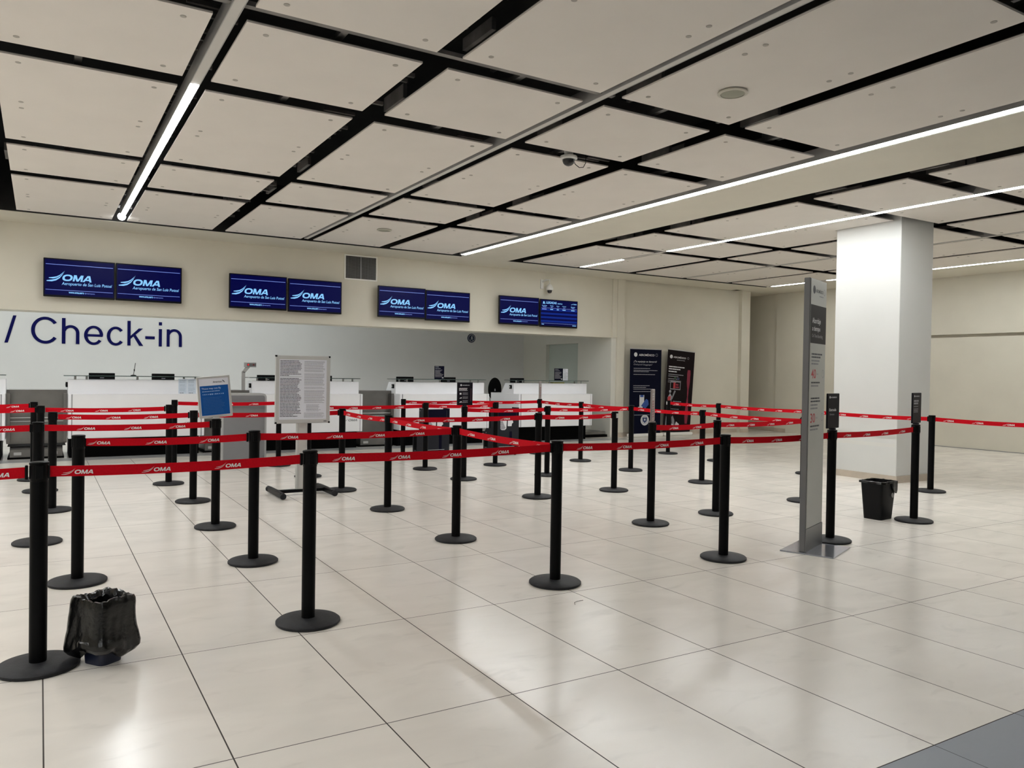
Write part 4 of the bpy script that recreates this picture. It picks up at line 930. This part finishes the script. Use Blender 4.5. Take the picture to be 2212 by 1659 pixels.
for j, (k, z) in enumerate(((0.93, 0.34), (1.02, 0.392), (1.10, 0.386), (1.12, 0.355), (1.09, 0.335))):
    for i in range(nseg):
        a = 2*PI*i/nseg; ca, sa = math.cos(a), math.sin(a); q = max(abs(ca)/0.145, abs(sa)/0.118)
        sc_ = k*(1+0.03*rr.uniform(-1, 1)); extra = 0.035 if (j >= 3 and -1.2 < ((a+PI) % (2*PI)-PI) < 0.3) else 0
        if j >= 3 and not (-1.3 < ((a+PI) % (2*PI)-PI) < 0.5): z_ = 0.368
        else: z_ = z-extra*(1+rr.random())
        vs.append((ca/q*sc_*1.0, sa/q*sc_*1.0, z_+rr.uniform(-.003, .003)))
for j in range(4):
    for i in range(nseg): fs.append((j*nseg+i, j*nseg+(i+1) % nseg, (j+1)*nseg+(i+1) % nseg, (j+1)*nseg+i))
b.add(vs, fs, bag_m); b.build('liner', t, True)
b = MB(); b.lathe([(0.024, 0), (0.024, 0.002)], mat('grey sticker', (0.30, 0.30, 0.29), 0.5), 24, T=Matrix.Translation((0.068, -0.1155, 0.245)) @ Matrix.Rotation(math.radians(86), 4, 'X')); b.build('sticker', t)

t = thing('waste_bin', 'waste bin wrapped in a crumpled black bag beside the nearest post', 'waste bin', (0.272, 4.262, 0), math.radians(36))
b = MB(); taper(b, 0.061, 0.067, 0.078, 0.088, 0.0, 0.285, bluebin); tag(b.build('body', t, True), 'dark blue plastic bin showing under the bag')
b = MB(); rr = random.Random(12); nseg = 88; vs = []; fs = []
# (scale, height): inside lining up to the rim, over the rim, down the outside, tucked in near the floor
prof = [(0.56, 0.03), (0.62, 0.10), (0.69, 0.24), (0.72, 0.295), (0.86, 0.318), (1.02, 0.320), (1.08, 0.305), (1.10, 0.285), (1.10, 0.255), (1.115, 0.225), (1.13, 0.195), (1.15, 0.165), (1.20, 0.135), (1.25, 0.110), (1.24, 0.088), (1.10, 0.068), (0.92, 0.055), (0.80, 0.05)]
fold = [rr.uniform(-1, 1) for _ in range(nseg)]; fold2 = [rr.uniform(-1, 1) for _ in range(nseg)]
def tri(x): x = x/(2*PI); return 4*abs(x-math.floor(x+0.5))-1        # sharp creases rather than waves
for j, (k, z) in enumerate(prof):
    for i in range(nseg):
        a = 2*PI*i/nseg; ca, sa = math.cos(a), math.sin(a)
        hx, hy = 0.096, 0.106; q = (abs(ca/hx)**8+abs(sa/hy)**8)**(1/8)
        out = max(0.0, (j-6)/9) if j < 16 else 0.7
        am = 0.010+0.055*out
        wv = tri(a*5+j*0.35+0.8)*0.45+tri(a*9-j*0.6)*0.35+tri(a*17+j*0.9)*0.2+fold[i]*0.12
        bulge = 1+out*(0.16*max(0, math.cos(a-PI*0.98))**2+0.03*math.cos(a*3+1))
        s_ = k*(1+am*wv)*bulge
        dz = 0.0
        if 3 <= j <= 7: dz = 0.007*tri(a*3+2)+0.004*fold2[i]
        if j > 12: dz = 0.020*math.sin(a*2+0.6)+0.010*tri(a*5)
        vs.append((ca/q*s_, sa/q*s_, max(z+dz, 0.012)))
fs.append(tuple(range(nseg)))
for j in range(len(prof)-1):
    for i in range(nseg): fs.append((j*nseg+i, j*nseg+(i+1) % nseg, (j+1)*nseg+(i+1) % nseg, (j+1)*nseg+i))
b.add(vs, fs, bag_m); o = b.build('bag', t)
o.data.polygons.foreach_set('use_smooth', [True]*len(o.data.polygons)); o.data.set_sharp_from_angle(angle=math.radians(28))

# specks of litter on the floor
for i, (x, y, lab) in enumerate(((2.85, 3.93, 'thin dark hair-like strand on the near floor tiles'),)):
    b = MB(); b.tube([(0, 0, 0.002), (0.02, 0.035, 0.003), (0.055, 0.05, 0.003), (0.10, 0.05, 0.002)], 0.0012, crumb, 5); o = b.build('floor_strand', loc=(x, y, 0)); tag(o, lab, 'litter')
